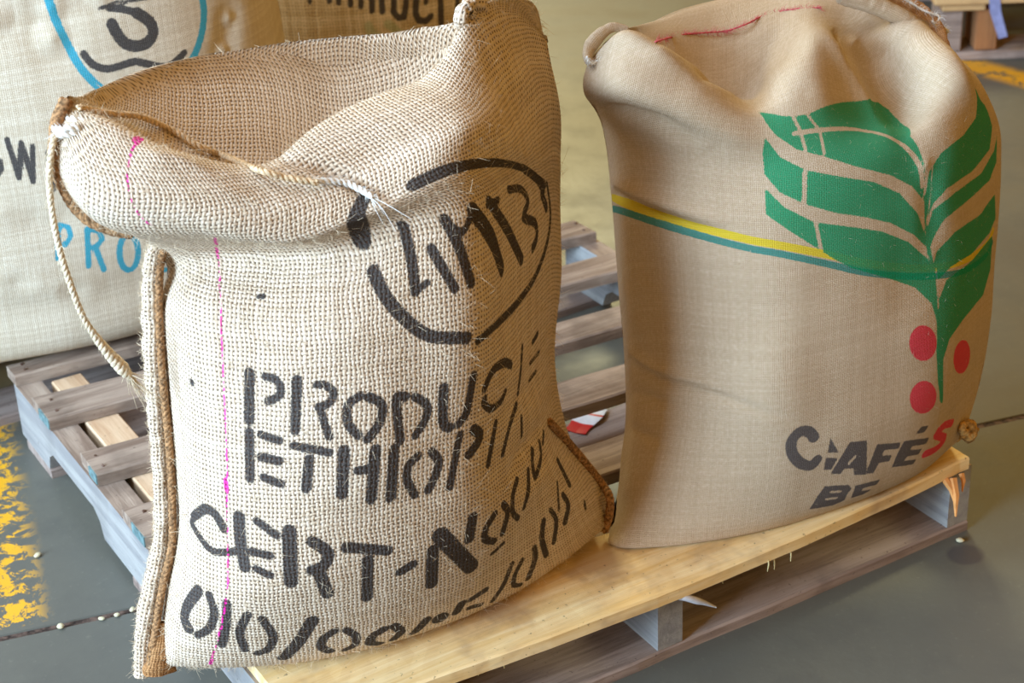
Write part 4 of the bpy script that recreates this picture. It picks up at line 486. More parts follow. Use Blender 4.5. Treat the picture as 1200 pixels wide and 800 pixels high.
PRINT_CAFE = {'ink_green':{'p':[[[-0.0401,0.6308],[-0.0224,0.6207],[-0.0047,0.6111],[0.0134,0.6073],[0.0291,0.6063],[0.0544,0.613],[0.0927,0.6225],[0.127,0.6308],[0.1518,0.6336],[0.2123,0.6638],[0.2146,0.649],[0.2058,0.6184],[0.1768,0.5473],[0.186,0.5168],[0.1916,0.4861],[0.1893,0.457],[0.1702,0.4794],[0.1527,0.4903],[0.1352,0.5013],[0.1076,0.513],[0.0824,0.5238],[0.059,0.5351],[0.037,0.5456],[0.0212,0.5527],[0.0061,0.5602],[-0.0051,0.5744],[-0.0172,0.5884],[-0.0288,0.6066]],[[-0.031,0.5873],[-0.0232,0.5698],[-0.0162,0.5523],[-0.002,0.5413],[0.0129,0.5311],[0.0345,0.524],[0.0574,0.5165],[0.0815,0.5084],[0.1073,0.4994],[0.128,0.4877],[0.1486,0.4759],[0.1625,0.4595],[0.1782,0.4424],[0.194,0.4091],[0.1937,0.3948],[0.172,0.4163],[0.1522,0.4291],[0.1333,0.4417],[0.1132,0.4505],[0.0941,0.4589],[0.0722,0.4664],[0.051,0.4732],[0.0308,0.4819],[0.0113,0.4901],[-0.0046,0.4994],[-0.0198,0.508],[-0.0364,0.5302],[-0.0359,0.5596]],[[-0.037,0.5137],[-0.0265,0.5022],[-0.0155,0.49],[0.0028,0.4787],[0.0218,0.4666],[0.0445,0.4601],[0.0683,0.4527],[0.0932,0.444],[0.1191,0.4344],[0.1398,0.4224],[0.1611,0.4102],[0.1781,0.3948],[0.1945,0.3792],[0.2113,0.354],[0.2121,0.3361],[0.2134,0.318],[0.212,0.3021],[0.2107,0.2864],[0.2006,0.3162],[0.1716,0.3472],[0.1482,0.3602],[0.1246,0.3733],[0.097,0.3868],[0.0719,0.3986],[0.0484,0.4143],[0.0342,0.4257],[0.0204,0.4369],[0.007,0.4475],[-0.0062,0.4578],[-0.0221,0.4709],[-0.0373,0.4827],[-0.0372,0.4982]],[[0.1951,0.4253],[0.1925,0.4551],[0.1959,0.474],[0.1979,0.4929],[0.2215,0.5116],[0.2423,0.5173],[0.2699,0.5211],[0.3055,0.5342],[0.3097,0.5614],[0.3058,0.5788],[0.3609,0.5422],[0.3852,0.5058],[0.3691,0.4728],[0.3295,0.4677],[0.2973,0.4634],[0.2582,0.4651],[0.2274,0.4633],[0.2072,0.4488]],[[0.1945,0.3833],[0.1933,0.4104],[0.201,0.4243],[0.2062,0.4395],[0.2228,0.4473],[0.2468,0.4519],[0.2831,0.4522],[0.3285,0.4499],[0.3577,0.4564],[0.3871,0.4657],[0.4041,0.4902],[0.3991,0.4685],[0.3963,0.4479],[0.3646,0.4304],[0.3185,0.4309],[0.2815,0.4302],[0.2491,0.4287],[0.2245,0.4237],[0.2054,0.4017]],[[0.2048,0.3607],[0.2104,0.3834],[0.2278,0.392],[0.2469,0.3998],[0.2802,0.4006],[0.3255,0.3975],[0.3862,0.4066],[0.3929,0.3742],[0.3676,0.3598],[0.3314,0.356],[0.2974,0.3533],[0.2636,0.3556],[0.2385,0.3547],[0.2131,0.3446]],[[0.2123,0.2835],[0.2133,0.3151],[0.2295,0.3393],[0.2582,0.3435],[0.2985,0.3434],[0.3384,0.3472],[0.3809,0.3527],[0.3837,0.3293],[0.3879,0.3056],[0.375,0.2907],[0.3596,0.2766],[0.314,0.2731],[0.2772,0.269],[0.2554,0.2631],[0.2376,0.2561],[0.2254,0.2325],[0.2274,0.2114],[0.23,0.1897],[0.234,0.1663],[0.2291,0.1668],[0.2184,0.1994],[0.2141,0.2248],[0.2103,0.2496],[0.211,0.2667]]],'s':[[[[0.194,0.4603],[0.1943,0.4407],[0.1951,0.4209],[0.1972,0.4011],[0.1993,0.3809],[0.209,0.3548],[0.2095,0.3389],[0.2105,0.3229],[0.2116,0.3069],[0.212,0.2913],[0.2127,0.2757],[0.2138,0.26],[0.2157,0.2437],[0.2181,0.227],[0.2207,0.2099],[0.2237,0.1923],[0.2276,0.1739]],0.0048]],'cut':[[[[0.0077,0.5851],[0.0206,0.5844],[0.0346,0.5839],[0.0505,0.5836],[0.0682,0.5835],[0.0859,0.5834],[0.1051,0.5817],[0.1258,0.5735],[0.1418,0.5587],[0.156,0.5431],[0.1672,0.5271],[0.1768,0.5139],[0.1826,0.5014],[0.186,0.4888],[0.188,0.4759]],0.0072],[[[0.0074,0.6092],[0.0158,0.5877],[0.0167,0.5582],[0.0142,0.5434],[0.0128,0.53],[0.0118,0.5172],[0.0111,0.5045],[0.0105,0.4918],[0.0099,0.4789]],0.0048],[[[0.028,0.6076],[0.0431,0.5847],[0.0411,0.5662],[0.0398,0.5482]],0.0044],[[[0.0115,0.5276],[0.0107,0.514],[0.0101,0.5004],[0.0096,0.4867]],0.006],[[[0.0222,0.477],[0.0259,0.4553],[0.028,0.4415],[0.0302,0.4275]],0.0052],[[[0.2041,0.5021],[0.2036,0.4833],[0.2031,0.4639],[0.2006,0.4494],[0.198,0.435],[0.1951,0.4209]],0.0022],[[[0.2102,0.3602],[0.2113,0.3364],[0.2122,0.3213],[0.2133,0.3063]],0.0032]]},'ink_red':{'p':[[[0.2106,0.2594],[0.2097,0.2522],[0.2065,0.2464],[0.2014,0.2427],[0.1949,0.2413],[0.1876,0.2424],[0.1803,0.2458],[0.1735,0.2514],[0.1679,0.2585],[0.1641,0.2665],[0.1625,0.2745],[0.1632,0.2818],[0.1662,0.2876],[0.1712,0.2914],[0.1776,0.2929],[0.1848,0.2918],[0.1923,0.2883],[0.1992,0.2827],[0.205,0.2754],[0.2089,0.2674]],[[0.3135,0.1974],[0.3112,0.1901],[0.3049,0.1856],[0.2956,0.1842],[0.285,0.1859],[0.2749,0.1898],[0.2659,0.1957],[0.2586,0.203],[0.2535,0.211],[0.2506,0.2192],[0.2501,0.227],[0.2519,0.2335],[0.2559,0.2384],[0.262,0.2409],[0.2697,0.2409],[0.2784,0.2383],[0.2878,0.233],[0.2972,0.2254],[0.3054,0.2163],[0.3113,0.2065]],[[0.2174,0.1776],[0.2151,0.1713],[0.2104,0.1671],[0.2038,0.1653],[0.196,0.166],[0.188,0.1691],[0.1805,0.1741],[0.1743,0.1806],[0.1701,0.1878],[0.1682,0.1952],[0.1686,0.2022],[0.1711,0.2081],[0.1755,0.2124],[0.1814,0.2148],[0.1882,0.2148],[0.1955,0.2125],[0.2027,0.2079],[0.2091,0.2013],[0.2141,0.1935],[0.2171,0.1853]]],'s':[[[[0.2735,0.1085],[0.2591,0.1166],[0.2466,0.1217],[0.2354,0.1211],[0.2306,0.1166],[0.2415,0.107],[0.2546,0.0951],[0.254,0.0892],[0.2478,0.087],[0.2388,0.0877],[0.2288,0.0898],[0.2201,0.0924],[0.212,0.0947]],0.0128]]},'ink_black':{'p':[[[0.0477,0.1782],[0.0619,0.1526],[0.0457,0.157]],[[0.0442,0.1498],[0.0614,0.1434],[0.0545,0.1274],[0.0437,0.1305]],[[0.0768,0.1643],[0.1028,0.1585],[0.1064,0.131],[0.1103,0.1022],[0.0901,0.1085],[0.0879,0.1198],[0.0736,0.1234],[0.0694,0.1163],[0.0546,0.1207],[0.062,0.1355],[0.0691,0.1503]],[[0.1202,0.1463],[0.1405,0.1403],[0.1611,0.1345],[0.1586,0.1258],[0.1345,0.1322],[0.131,0.1246],[0.1488,0.1188],[0.1456,0.1101],[0.128,0.1146],[0.1215,0.0999],[0.1085,0.1048],[0.1149,0.127]],[[0.1662,0.1349],[0.1891,0.1292],[0.2148,0.1206],[0.2107,0.1128],[0.1828,0.121],[0.1795,0.1159],[0.2034,0.1079],[0.1977,0.1011],[0.1764,0.1067],[0.1723,0.1008],[0.1958,0.094],[0.1914,0.087],[0.1523,0.0973],[0.1582,0.1185]],[[0.1847,0.139],[0.1953,0.1464],[0.2096,0.1421],[0.2029,0.1344]],[[0.0484,0.1029],[0.0662,0.0986],[0.0844,0.094],[0.0899,0.0857],[0.0844,0.0766],[0.0834,0.0647],[0.0661,0.0606],[0.0314,0.0674],[0.0383,0.0863]],[[0.0951,0.0888],[0.1147,0.087],[0.136,0.0834],[0.1316,0.0758],[0.1081,0.0796],[0.1072,0.0746],[0.1254,0.0693],[0.1115,0.0644],[0.0931,0.0656]]],'s':[[[[0.0246,0.1848],[0.0228,0.1874],[0.021,0.1902],[0.0191,0.1927],[0.0168,0.1947],[0.0138,0.1962],[0.0103,0.1974],[0.0068,0.1978],[0.0036,0.1973],[0.0005,0.1955],[-0.0025,0.1927],[-0.005,0.1892],[-0.0065,0.1853],[-0.0068,0.181],[-0.0063,0.1761],[-0.0051,0.1711],[-0.0033,0.1664],[-0.0008,0.1618],[0.0024,0.1572],[0.0061,0.1529],[0.0097,0.1494],[0.0136,0.1466],[0.0177,0.1444],[0.0217,0.143],[0.0249,0.1425],[0.0272,0.1432],[0.0287,0.1451],[0.03,0.1474],[0.0314,0.1495]],0.0148]],'cut':[[[[0.0874,0.1382],[0.0802,0.1303]],0.0049],[[[0.0592,0.0898],[0.0734,0.0864]],0.0039],[[[0.0539,0.0792],[0.0692,0.0759]],0.004]]},'ink_yellow':{'s':[[[[-0.3149,0.5142],[-0.2883,0.5002],[-0.2651,0.4898],[-0.2442,0.4818],[-0.2245,0.4752],[-0.2045,0.47],[-0.1835,0.4663],[-0.1598,0.4636],[-0.1342,0.4616],[-0.111,0.4596],[-0.0917,0.457],[-0.0739,0.4543],[-0.0578,0.4514],[-0.0445,0.4491],[-0.0324,0.4468],[-0.0177,0.4428],[0.0031,0.4357],[0.0273,0.4268],[0.0485,0.4187],[0.0622,0.413],[0.0722,0.4085],[0.0845,0.4035],[0.1026,0.3967],[0.1245,0.3884],[0.1467,0.3805],[0.1669,0.374],[0.1871,0.3683],[0.2064,0.3636],[0.2257,0.3598],[0.2464,0.3561],[0.2696,0.3523],[0.2969,0.3487],[0.327,0.3459],[0.3515,0.3459],[0.3667,0.3489],[0.375,0.3539],[0.3835,0.359]],0.0098]]},'ink_teal':{'s':[[[[-0.3216,0.5013],[-0.2891,0.4871],[-0.2648,0.478],[-0.2422,0.4709],[-0.2217,0.4656],[-0.2016,0.4615],[-0.1806,0.4582],[-0.1568,0.4555],[-0.1321,0.453],[-0.1106,0.45],[-0.0919,0.4468],[-0.0743,0.4437],[-0.0583,0.4408],[-0.045,0.4385],[-0.0329,0.4362],[-0.0183,0.4321],[0.0024,0.4247],[0.0268,0.4152],[0.0481,0.4067],[0.0618,0.4009],[0.0718,0.3964],[0.0841,0.3915],[0.1024,0.3849],[0.1244,0.377],[0.1465,0.3692],[0.1667,0.3629],[0.1865,0.3572],[0.2058,0.3522],[0.2253,0.3474],[0.2465,0.3425],[0.2702,0.3378],[0.2987,0.3338],[0.3301,0.3309],[0.3556,0.3307],[0.3701,0.3334],[0.3767,0.3381],[0.3834,0.3428]],0.0087]]}}
PRINT_TEAL = {'ink_teal':{'s':[[[[0.0473,0.5885],[0.0488,0.5785],[0.0509,0.568],[0.0531,0.5571],[0.0554,0.547],[0.0581,0.5369],[0.0618,0.5258],[0.0658,0.5131],[0.0699,0.4999],[0.0754,0.487],[0.0825,0.4744],[0.0909,0.462],[0.1004,0.4511],[0.1107,0.4417],[0.122,0.4338],[0.1354,0.4283],[0.1523,0.4255],[0.1715,0.4249],[0.1892,0.4265],[0.2036,0.4309],[0.2163,0.4376],[0.2281,0.4454],[0.2395,0.4541],[0.2499,0.464],[0.2589,0.4749],[0.2665,0.4873],[0.2726,0.5008],[0.2766,0.5142],[0.2786,0.5267],[0.2785,0.539],[0.2756,0.552],[0.2704,0.5663],[0.2624,0.5812],[0.2502,0.5954],[0.2326,0.6092],[0.2114,0.6219],[0.1893,0.6313],[0.1659,0.6368],[0.1416,0.6391],[0.1193,0.6381],[0.0994,0.6328],[0.0812,0.6244],[0.0669,0.6154],[0.0581,0.6067],[0.0527,0.5975],[0.0473,0.5885]],0.0117],[[[0.0068,0.2612],[0.004,0.2441],[0.0014,0.2273],[-0.001,0.2095]],0.0081],[[[0.0082,0.2623],[0.021,0.2559],[0.0223,0.2405],[0.013,0.2288],[0.0034,0.2323]],0.0074],[[[0.0471,0.2484],[0.0453,0.2275],[0.0434,0.2069],[0.0417,0.1856]],0.0084],[[[0.0471,0.2484],[0.0639,0.2397],[0.0674,0.2257],[0.0556,0.2144],[0.0445,0.2186]],0.0078],[[[0.0556,0.2144],[0.0595,0.1943],[0.0638,0.1732]],0.0086],[[[0.1185,0.1889],[0.1168,0.1794],[0.1139,0.1711],[0.1101,0.1649],[0.1057,0.1614],[0.1011,0.1612],[0.0968,0.1642],[0.0932,0.17],[0.0908,0.1781],[0.0897,0.1874],[0.09,0.1972],[0.0917,0.2064],[0.0947,0.2143],[0.0986,0.22],[0.103,0.2232],[0.1075,0.2235],[0.1117,0.2208],[0.1152,0.2154],[0.1176,0.2078],[0.1188,0.1987],[0.1185,0.1889]],0.0093],[[[0.1654,0.2058],[0.1501,0.206],[0.1432,0.1777],[0.1476,0.1473],[0.1625,0.1422]],0.0091],[[[0.1926,0.1956],[0.1911,0.1748],[0.1898,0.1527],[0.1886,0.1298]],0.0098],[[[0.1926,0.1956],[0.2111,0.1893]],0.0094],[[[0.1898,0.1657],[0.2055,0.16]],0.0101],[[[0.1872,0.1303],[0.2086,0.1225]],0.0102]]},'ink_black':{'s':[[[[0.1155,0.5643],[0.1306,0.5637]],0.0048],[[[0.1304,0.5625],[0.1408,0.5594],[0.1507,0.556],[0.1598,0.5519],[0.1687,0.5473]],0.0107],[[[0.1687,0.5473],[0.1783,0.5393],[0.1862,0.531],[0.19,0.5223],[0.1902,0.514],[0.1857,0.507],[0.1785,0.5019],[0.17,0.5003],[0.1609,0.501],[0.1524,0.5037],[0.145,0.5083],[0.1397,0.5149],[0.1356,0.5227],[0.1324,0.5311],[0.1297,0.5398]],0.0165],[[[0.1181,0.565],[0.1403,0.5678],[0.159,0.5664],[0.1784,0.5647]],0.0048],[[[0.1605,0.5746],[0.1853,0.5656]],0.0096],[[[0.0826,0.5063],[0.0867,0.4978],[0.092,0.4899],[0.1007,0.4831],[0.1115,0.4785],[0.1244,0.478],[0.1374,0.4791],[0.1474,0.4801],[0.1573,0.4795],[0.1695,0.474],[0.1822,0.4674],[0.1939,0.4628],[0.2047,0.4605],[0.2137,0.4625],[0.2214,0.4662],[0.2281,0.4695],[0.2343,0.4728]],0.0109],[[[-0.0669,0.3819],[-0.0584,0.3767],[-0.0582,0.3638],[-0.067,0.3536]],0.007],[[[-0.044,0.4061],[-0.0422,0.3912],[-0.0404,0.3763],[-0.0386,0.3612],[-0.0367,0.346]],0.0077],[[[-0.0367,0.346],[-0.0331,0.3634],[-0.0294,0.3808],[-0.0258,0.3979]],0.0077],[[[-0.0258,0.3979],[-0.0239,0.383],[-0.0221,0.3679],[-0.0202,0.3527],[-0.0183,0.3375]],0.0078],[[[-0.0183,0.3375],[-0.0158,0.3552],[-0.0134,0.3728],[-0.0109,0.3902]],0.0077],[[[0.0088,0.3776],[0.0086,0.3587],[0.0084,0.3398],[0.0082,0.3206]],0.0079],[[[0.0539,0.3595],[0.0373,0.3565],[0.0369,0.3384],[0.0501,0.3277],[0.0454,0.3128],[0.0305,0.3134]],0.0075],[[[0.0933,0.3442],[0.0765,0.3428],[0.075,0.3247],[0.0887,0.3134],[0.0841,0.2983],[0.0688,0.2992]],0.0077],[[[0.2514,0.4222],[0.2627,0.4241],[0.2765,0.4212]],0.0077],[[[0.2765,0.4212],[0.2818,0.4312]],0.0064]]}}
PRINT_REAR = {'ink_black':{'s':[[[[-0.152,0.3788],[-0.1539,0.3622]],0.0075],[[[-0.1193,0.3777],[-0.1194,0.3625]],0.009],[[[-0.1029,0.3768],[-0.1033,0.3587]],0.009],[[[-0.082,0.3754],[-0.0827,0.3542]],0.0098],[[[-0.0625,0.3738],[-0.0649,0.3496]],0.0098],[[[-0.0429,0.3719],[-0.046,0.3402]],0.0107],[[[-0.0262,0.37],[-0.0278,0.3366]],0.0108],[[[-0.0034,0.3641],[-0.0076,0.334],[0.0009,0.3219],[0.0121,0.3218],[0.0177,0.352]],0.011],[[[0.0376,0.3581],[0.0333,0.3248],[0.0389,0.3113],[0.0519,0.3074],[0.0625,0.315]],0.012],[[[0.0573,0.3547],[0.0544,0.3414]],0.0096],[[[0.0845,0.3528],[0.0831,0.3259],[0.0819,0.2986]],0.012],[[[0.1211,0.3453],[0.1179,0.3273],[0.1147,0.3091]],0.0096],[[[-0.0936,0.2604],[-0.0931,0.2257],[-0.0821,0.2502],[-0.0746,0.2257],[-0.0681,0.254]],0.0078],[[[-0.0605,0.2534],[-0.0593,0.2243]],0.0077],[[[-0.0492,0.2363],[-0.0589,0.2308]],0.008],[[[-0.038,0.2398],[-0.0342,0.2246],[-0.0271,0.2383]],0.008],[[[-0.0102,0.226],[-0.0003,0.2293]],0.008]]},'ink_green':{'s':[[[[-0.0543,0.3146],[-0.0497,0.2945],[-0.045,0.2743]],0.0154],[[[-0.0187,0.3136],[-0.004,0.2982],[0.011,0.2825]],0.0158],[[[-0.0433,0.2978],[-0.0286,0.2855],[-0.0137,0.2729],[0.0014,0.26]],0.0143]]}}
CREASE_OPEN = [[[[0.3314,0.2879],[0.2871,0.2925],[0.2525,0.2931],[0.2237,0.2906],[0.2006,0.2843],[0.1813,0.2755],[0.1643,0.2656]],0.012,-0.006],[[[0.3179,0.2358],[0.2793,0.2371],[0.2477,0.2352],[0.2227,0.2303],[0.2044,0.2221],[0.1905,0.2113],[0.1785,0.1993]],0.016,0.004],[[[0.3598,0.3392],[0.2952,0.3535],[0.2458,0.3623],[0.2028,0.3665],[0.168,0.3641],[0.1412,0.3563],[0.121,0.3458]],0.02,-0.003],[[[-0.0146,0.7853],[-0.0038,0.7627],[0.0074,0.7508],[0.0175,0.7378],[0.0262,0.7204],[0.0389,0.7001],[0.0545,0.6826],[0.0644,0.6735],[0.0711,0.6691],[0.0764,0.6645]],0.008,-0.01],[[[-0.0013,0.7858],[0.0264,0.7912],[0.0551,0.7973],[0.0838,0.8002],[0.1117,0.8028],[0.1388,0.8057],[0.1665,0.8112],[0.1936,0.8154],[0.2143,0.8012],[0.2342,0.7784]],0.012,0.006],[[[0.051,0.671],[0.0304,0.6496],[-0.0011,0.6092],[-0.0108,0.5925],[-0.014,0.5802],[-0.0154,0.5687],[-0.0163,0.5571]],0.025,-0.004],[[[-0.1867,0.778],[-0.1678,0.7833],[-0.1489,0.7882],[-0.1312,0.7898],[-0.1146,0.7852],[-0.099,0.7762],[-0.0839,0.7663]],0.012,0.005],[[[-0.1333,0.7568],[-0.1116,0.7484],[-0.0904,0.7385],[-0.0695,0.7286],[-0.0488,0.7194],[-0.0277,0.7094],[-0.0041,0.6981]],0.014,0.004],[[[0.2731,0.7574],[0.2765,0.7436],[0.2806,0.7296],[0.293,0.7144],[0.3186,0.6957],[0.3596,0.6733],[0.4144,0.6473]],0.018,-0.005],[[[0.1859,0.7598],[0.1809,0.7396],[0.1798,0.72],[0.1959,0.6996],[0.2393,0.6767],[0.3031,0.6498],[0.3738,0.62]],0.02,0.004]]
CREASE_CAFE = [[[[-0.3063,0.5159],[-0.2439,0.4887],[-0.2173,0.4798],[-0.1941,0.4742],[-0.1717,0.47],[-0.1502,0.4668],[-0.1293,0.464],[-0.1086,0.4616],[-0.0877,0.4591],[-0.0675,0.4562]],0.006,-0.01],[[[-0.3086,0.5318],[-0.244,0.5008],[-0.2167,0.4917],[-0.193,0.4861],[-0.17,0.4821],[-0.1483,0.4789],[-0.1285,0.476],[-0.1106,0.4733],[-0.0935,0.4707],[-0.0769,0.4677]],0.01,0.008],[[[-0.3258,0.3115],[-0.2582,0.2878],[-0.2323,0.2758],[-0.2105,0.267],[-0.1859,0.2614],[-0.1604,0.2582],[-0.1373,0.2556],[-0.1187,0.2528],[-0.1015,0.2499],[-0.0812,0.2454],[-0.0558,0.2377],[-0.0277,0.2259],[0.0021,0.2095]],0.006,-0.005],[[[-0.316,0.3197],[-0.2544,0.2982],[-0.23,0.2866],[-0.2089,0.2779],[-0.1846,0.2723],[-0.1596,0.2691],[-0.1368,0.2665],[-0.1171,0.2634],[-0.0989,0.2601],[-0.0813,0.2565]],0.008,0.004],[[[-0.2926,0.2597],[-0.239,0.2453],[-0.2137,0.2392],[-0.1946,0.2355],[-0.1808,0.2335],[-0.1697,0.2324],[-0.1589,0.2314]],0.006,-0.004],[[[-0.2833,0.2135],[-0.2372,0.1989],[-0.2137,0.1909],[-0.1963,0.1847],[-0.1837,0.1797],[-0.1736,0.1752],[-0.164,0.1708]],0.007,-0.004],[[[-0.2623,0.6568],[-0.2356,0.6383],[-0.2174,0.6256],[-0.2025,0.615],[-0.1872,0.6056],[-0.1713,0.5972],[-0.1549,0.5887],[-0.1378,0.5795],[-0.12,0.5705],[-0.1025,0.5626]],0.014,-0.014],[[[-0.2296,0.732],[-0.2058,0.7074],[-0.1823,0.688],[-0.1555,0.6724],[-0.1215,0.6623],[-0.0777,0.6689],[-0.0434,0.6393]],0.02,0.006],[[[-0.1873,0.6983],[-0.168,0.6865],[-0.148,0.678],[-0.1252,0.6767],[-0.0969,0.6929],[-0.0678,0.7306],[-0.0452,0.6753]],0.03,-0.01],[[[-0.0746,0.8446],[-0.062,0.8328],[-0.0451,0.7894],[-0.033,0.779],[-0.0028,0.7122],[0.0134,0.6556],[0.03,0.634]],0.03,0.01],[[[0.1728,0.7579],[0.198,0.7308],[0.2154,0.7064],[0.2208,0.6822],[0.2185,0.655],[0.208,0.6227],[0.1864,0.5809],[0.1763,0.5461],[0.1827,0.5235],[0.1935,0.5023]],0.028,-0.018],[[[0.0323,0.7867],[0.0786,0.7445],[0.0996,0.7178],[0.1186,0.6955],[0.1365,0.6746],[0.1496,0.6526],[0.1583,0.629],[0.1609,0.6031],[0.1536,0.5661],[0.1595,0.5399]],0.018,0.008],[[[0.1901,0.7691],[0.2488,0.7346],[0.2754,0.7043],[0.288,0.6753],[0.2916,0.6474],[0.2921,0.6211],[0.2964,0.5983],[0.306,0.5769],[0.3207,0.5562],[0.3433,0.5357]],0.03,0.018],[[[0.1102,0.7796],[0.133,0.6848]],0.008,-0.01],[[[0.1891,0.5],[0.1921,0.4839],[0.1951,0.4675],[0.1978,0.4491],[0.2,0.4276],[0.2017,0.4039],[0.2033,0.38]],0.02,-0.006]]
CREASE_TEAL = [[[[-0.034,0.5776],[-0.0193,0.5718],[-0.0045,0.5659],[0.0093,0.5593],[0.0213,0.5519],[0.0322,0.5439],[0.0432,0.5357]],0.04,-0.008],[[[0.048,0.5769],[0.0601,0.5771],[0.0722,0.5772],[0.0845,0.5777],[0.0971,0.579],[0.1098,0.5808],[0.1227,0.5825]],0.03,-0.006],[[[-0.0713,0.2972],[-0.0484,0.2873],[-0.0253,0.2769],[-0.0029,0.268],[0.0179,0.2623],[0.0378,0.2584],[0.0579,0.2543]],0.03,-0.006],[[[-0.0638,0.1819],[0.02,0.1458]],0.03,0.005],[[[0.3042,0.4554],[0.3232,0.5009]],0.02,-0.008]]
CREASE_REAR = [[[[-0.0998,0.3495],[-0.1026,0.2238]],0.03,-0.004]]
PATH = {'seam':[[-0.0007,0.185,0.6533],[-0.0153,0.195,0.6279],[-0.0259,0.19,0.5927],[-0.0343,0.183,0.5368],[-0.0406,0.177,0.4788],[-0.0447,0.172,0.4182],[-0.0519,0.168,0.3456],[-0.0609,0.165,0.294],[-0.0789,0.165,0.2432],[-0.0942,0.165,0.1905],[-0.1057,0.168,0.1429]],'roll':[[-0.005,0.2,0.647],[-0.0212,0.205,0.6257],[-0.031,0.2,0.5902],[-0.0388,0.195,0.5331],[-0.0467,0.19,0.4748],[-0.0513,0.187,0.4131],[-0.0583,0.184,0.3395],[-0.0681,0.182,0.2873],[-0.0863,0.182,0.2363],[-0.1018,0.182,0.1833],[-0.1118,0.185,0.1249]],'rollr':[[-0.0129,0.1136,0.6723],[-0.0047,0.1827,0.6296],[-0.0152,0.1805,0.5934],[-0.0288,0.158,0.5458],[-0.0356,0.1498,0.4896],[-0.0407,0.144,0.4305],[-0.0479,0.1394,0.3592],[-0.0569,0.1387,0.307],[-0.0717,0.1446,0.2523],[-0.0845,0.1486,0.1965],[-0.0866,0.1469,0.1625]],'ear_l':[[-0.0826,0.165,0.1999],[-0.0883,0.166,0.1694],[-0.0958,0.17,0.1325]],'flap':[[-0.0926,0.19,0.8205],[-0.1055,0.185,0.8052],[-0.1144,0.175,0.788],[-0.1192,0.17,0.7682],[-0.1172,0.163,0.7464],[-0.1101,0.158,0.7242],[-0.1009,0.15,0.7099],[-0.0848,0.14,0.6989],[-0.066,0.13,0.6928]],'ear':[[0.3979,0.0969,0.3329],[0.4366,0.1229,0.2834],[0.475,0.1333,0.2266],[0.4977,0.1335,0.1894],[0.4921,0.11,0.1858],[0.493,0.112,0.1589],[0.4875,0.116,0.133]],'rope':[[-0.085,0.1792,0.8148],[-0.0436,0.209,0.7901],[-0.0091,0.2198,0.7752],[0.0248,0.2302,0.7499],[0.0464,0.2063,0.7332],[0.0697,0.2033,0.7189],[0.054,0.08,0.7479],[0.0767,0.0606,0.7395],[0.1049,0.0483,0.731]],'ropew':[[0.0978,0.0531,0.7321],[0.1188,0.052,0.7281],[0.1368,0.0503,0.7223],[0.1476,0.0405,0.7155],[0.1543,0.0263,0.7102]],'wrap':[[-0.0868,0.165,0.7909],[-0.0974,0.16,0.8021],[-0.1096,0.165,0.8016],[-0.1117,0.18,0.7993],[-0.1026,0.19,0.8013],[-0.0933,0.175,0.8054],[-0.0826,0.168,0.7997],[-0.0964,0.16,0.7974],[-0.1104,0.165,0.7965],[-0.1171,0.172,0.7941]],'tail':[[-0.1163,0.168,0.7969],[-0.1259,0.162,0.7769],[-0.132,0.158,0.7527],[-0.135,0.155,0.718],[-0.1343,0.15,0.6778],[-0.1294,0.148,0.6392],[-0.1227,0.148,0.6064],[-0.1074,0.15,0.5684],[-0.0845,0.15,0.5259]],'tuft':[[0.3701,0.19,0.7845],[0.3555,0.18,0.8057],[0.3516,0.175,0.8252],[0.3647,0.18,0.8329],[0.3833,0.19,0.8268],[0.3901,0.195,0.8145],[0.3723,0.18,0.814],[0.3624,0.175,0.825]],'b2red':[[0.5876,0.1433,0.7529],[0.6825,0.2453,0.7117],[0.721,0.2623,0.7038],[0.7567,0.2655,0.6979],[0.7855,0.2643,0.6946],[0.8135,0.2603,0.6989],[0.8589,0.2775,0.6979],[0.8887,0.2593,0.7034],[0.9192,0.2417,0.704]],'b2lip':[[0.5842,0.195,0.7555],[0.5671,0.2,0.7598],[0.5477,0.2,0.7534],[0.533,0.198,0.7424],[0.525,0.19,0.7338],[0.5295,0.188,0.7272]],'b2lipw':[[0.5186,0.182,0.7394],[0.5202,0.181,0.7322],[0.5298,0.183,0.7285],[0.5377,0.184,0.7328]],'b2hem':[[0.966,0.235,0.7317],[1.0121,0.22,0.7106],[1.0442,0.205,0.6897],[1.0652,0.19,0.6663],[1.0693,0.17,0.6451],[1.0682,0.158,0.6323]],'b2hem2':[[0.9234,0.21,0.7278],[0.9625,0.2,0.7115],[0.9981,0.19,0.6934],[1.0304,0.18,0.6689],[1.0496,0.165,0.6459],[1.0654,0.158,0.6305]],'b2thr':[[1.0084,0.2,0.7139],[1.031,0.198,0.7009],[1.0432,0.196,0.6922],[1.0514,0.19,0.6863],[1.0619,0.188,0.6813],[1.0731,0.185,0.6752],[1.0653,0.184,0.669],[1.0605,0.184,0.6722],[1.0668,0.182,0.6645],[1.0773,0.18,0.6606],[1.0834,0.178,0.6552],[1.0775,0.178,0.6541]],'b2knob':[[0.9814,0.004,0.1528],[0.9849,-0.004,0.1648],[0.9962,-0.006,0.1566],[0.9995,-0.006,0.1687],[0.9839,-0.008,0.1815],[0.9742,-0.012,0.1789],[0.9837,-0.014,0.1727]],'b2seam':[[1.0288,0.0136,0.2314],[1.0116,0.006,0.2077],[0.9907,-0.0015,0.1919],[0.9731,-0.0081,0.1813]],'b3edge':None}
M['sack_open'] = burlap('coarse_burlap', .0050, lin(240, 228, 212), lin(208, 186, 160), lin(70, 48, 34), .8,
    (('ink_black', lin(38, 38, 44), .0016, .93), ('ink_pink', lin(224, 40, 150), .0008, .95)), .0022, .72, .12)
M['hem'] = burlap('brown_hem_cloth', .0032, lin(196, 150, 104), lin(152, 104, 62), lin(70, 46, 30), .5, (), .002, .85)
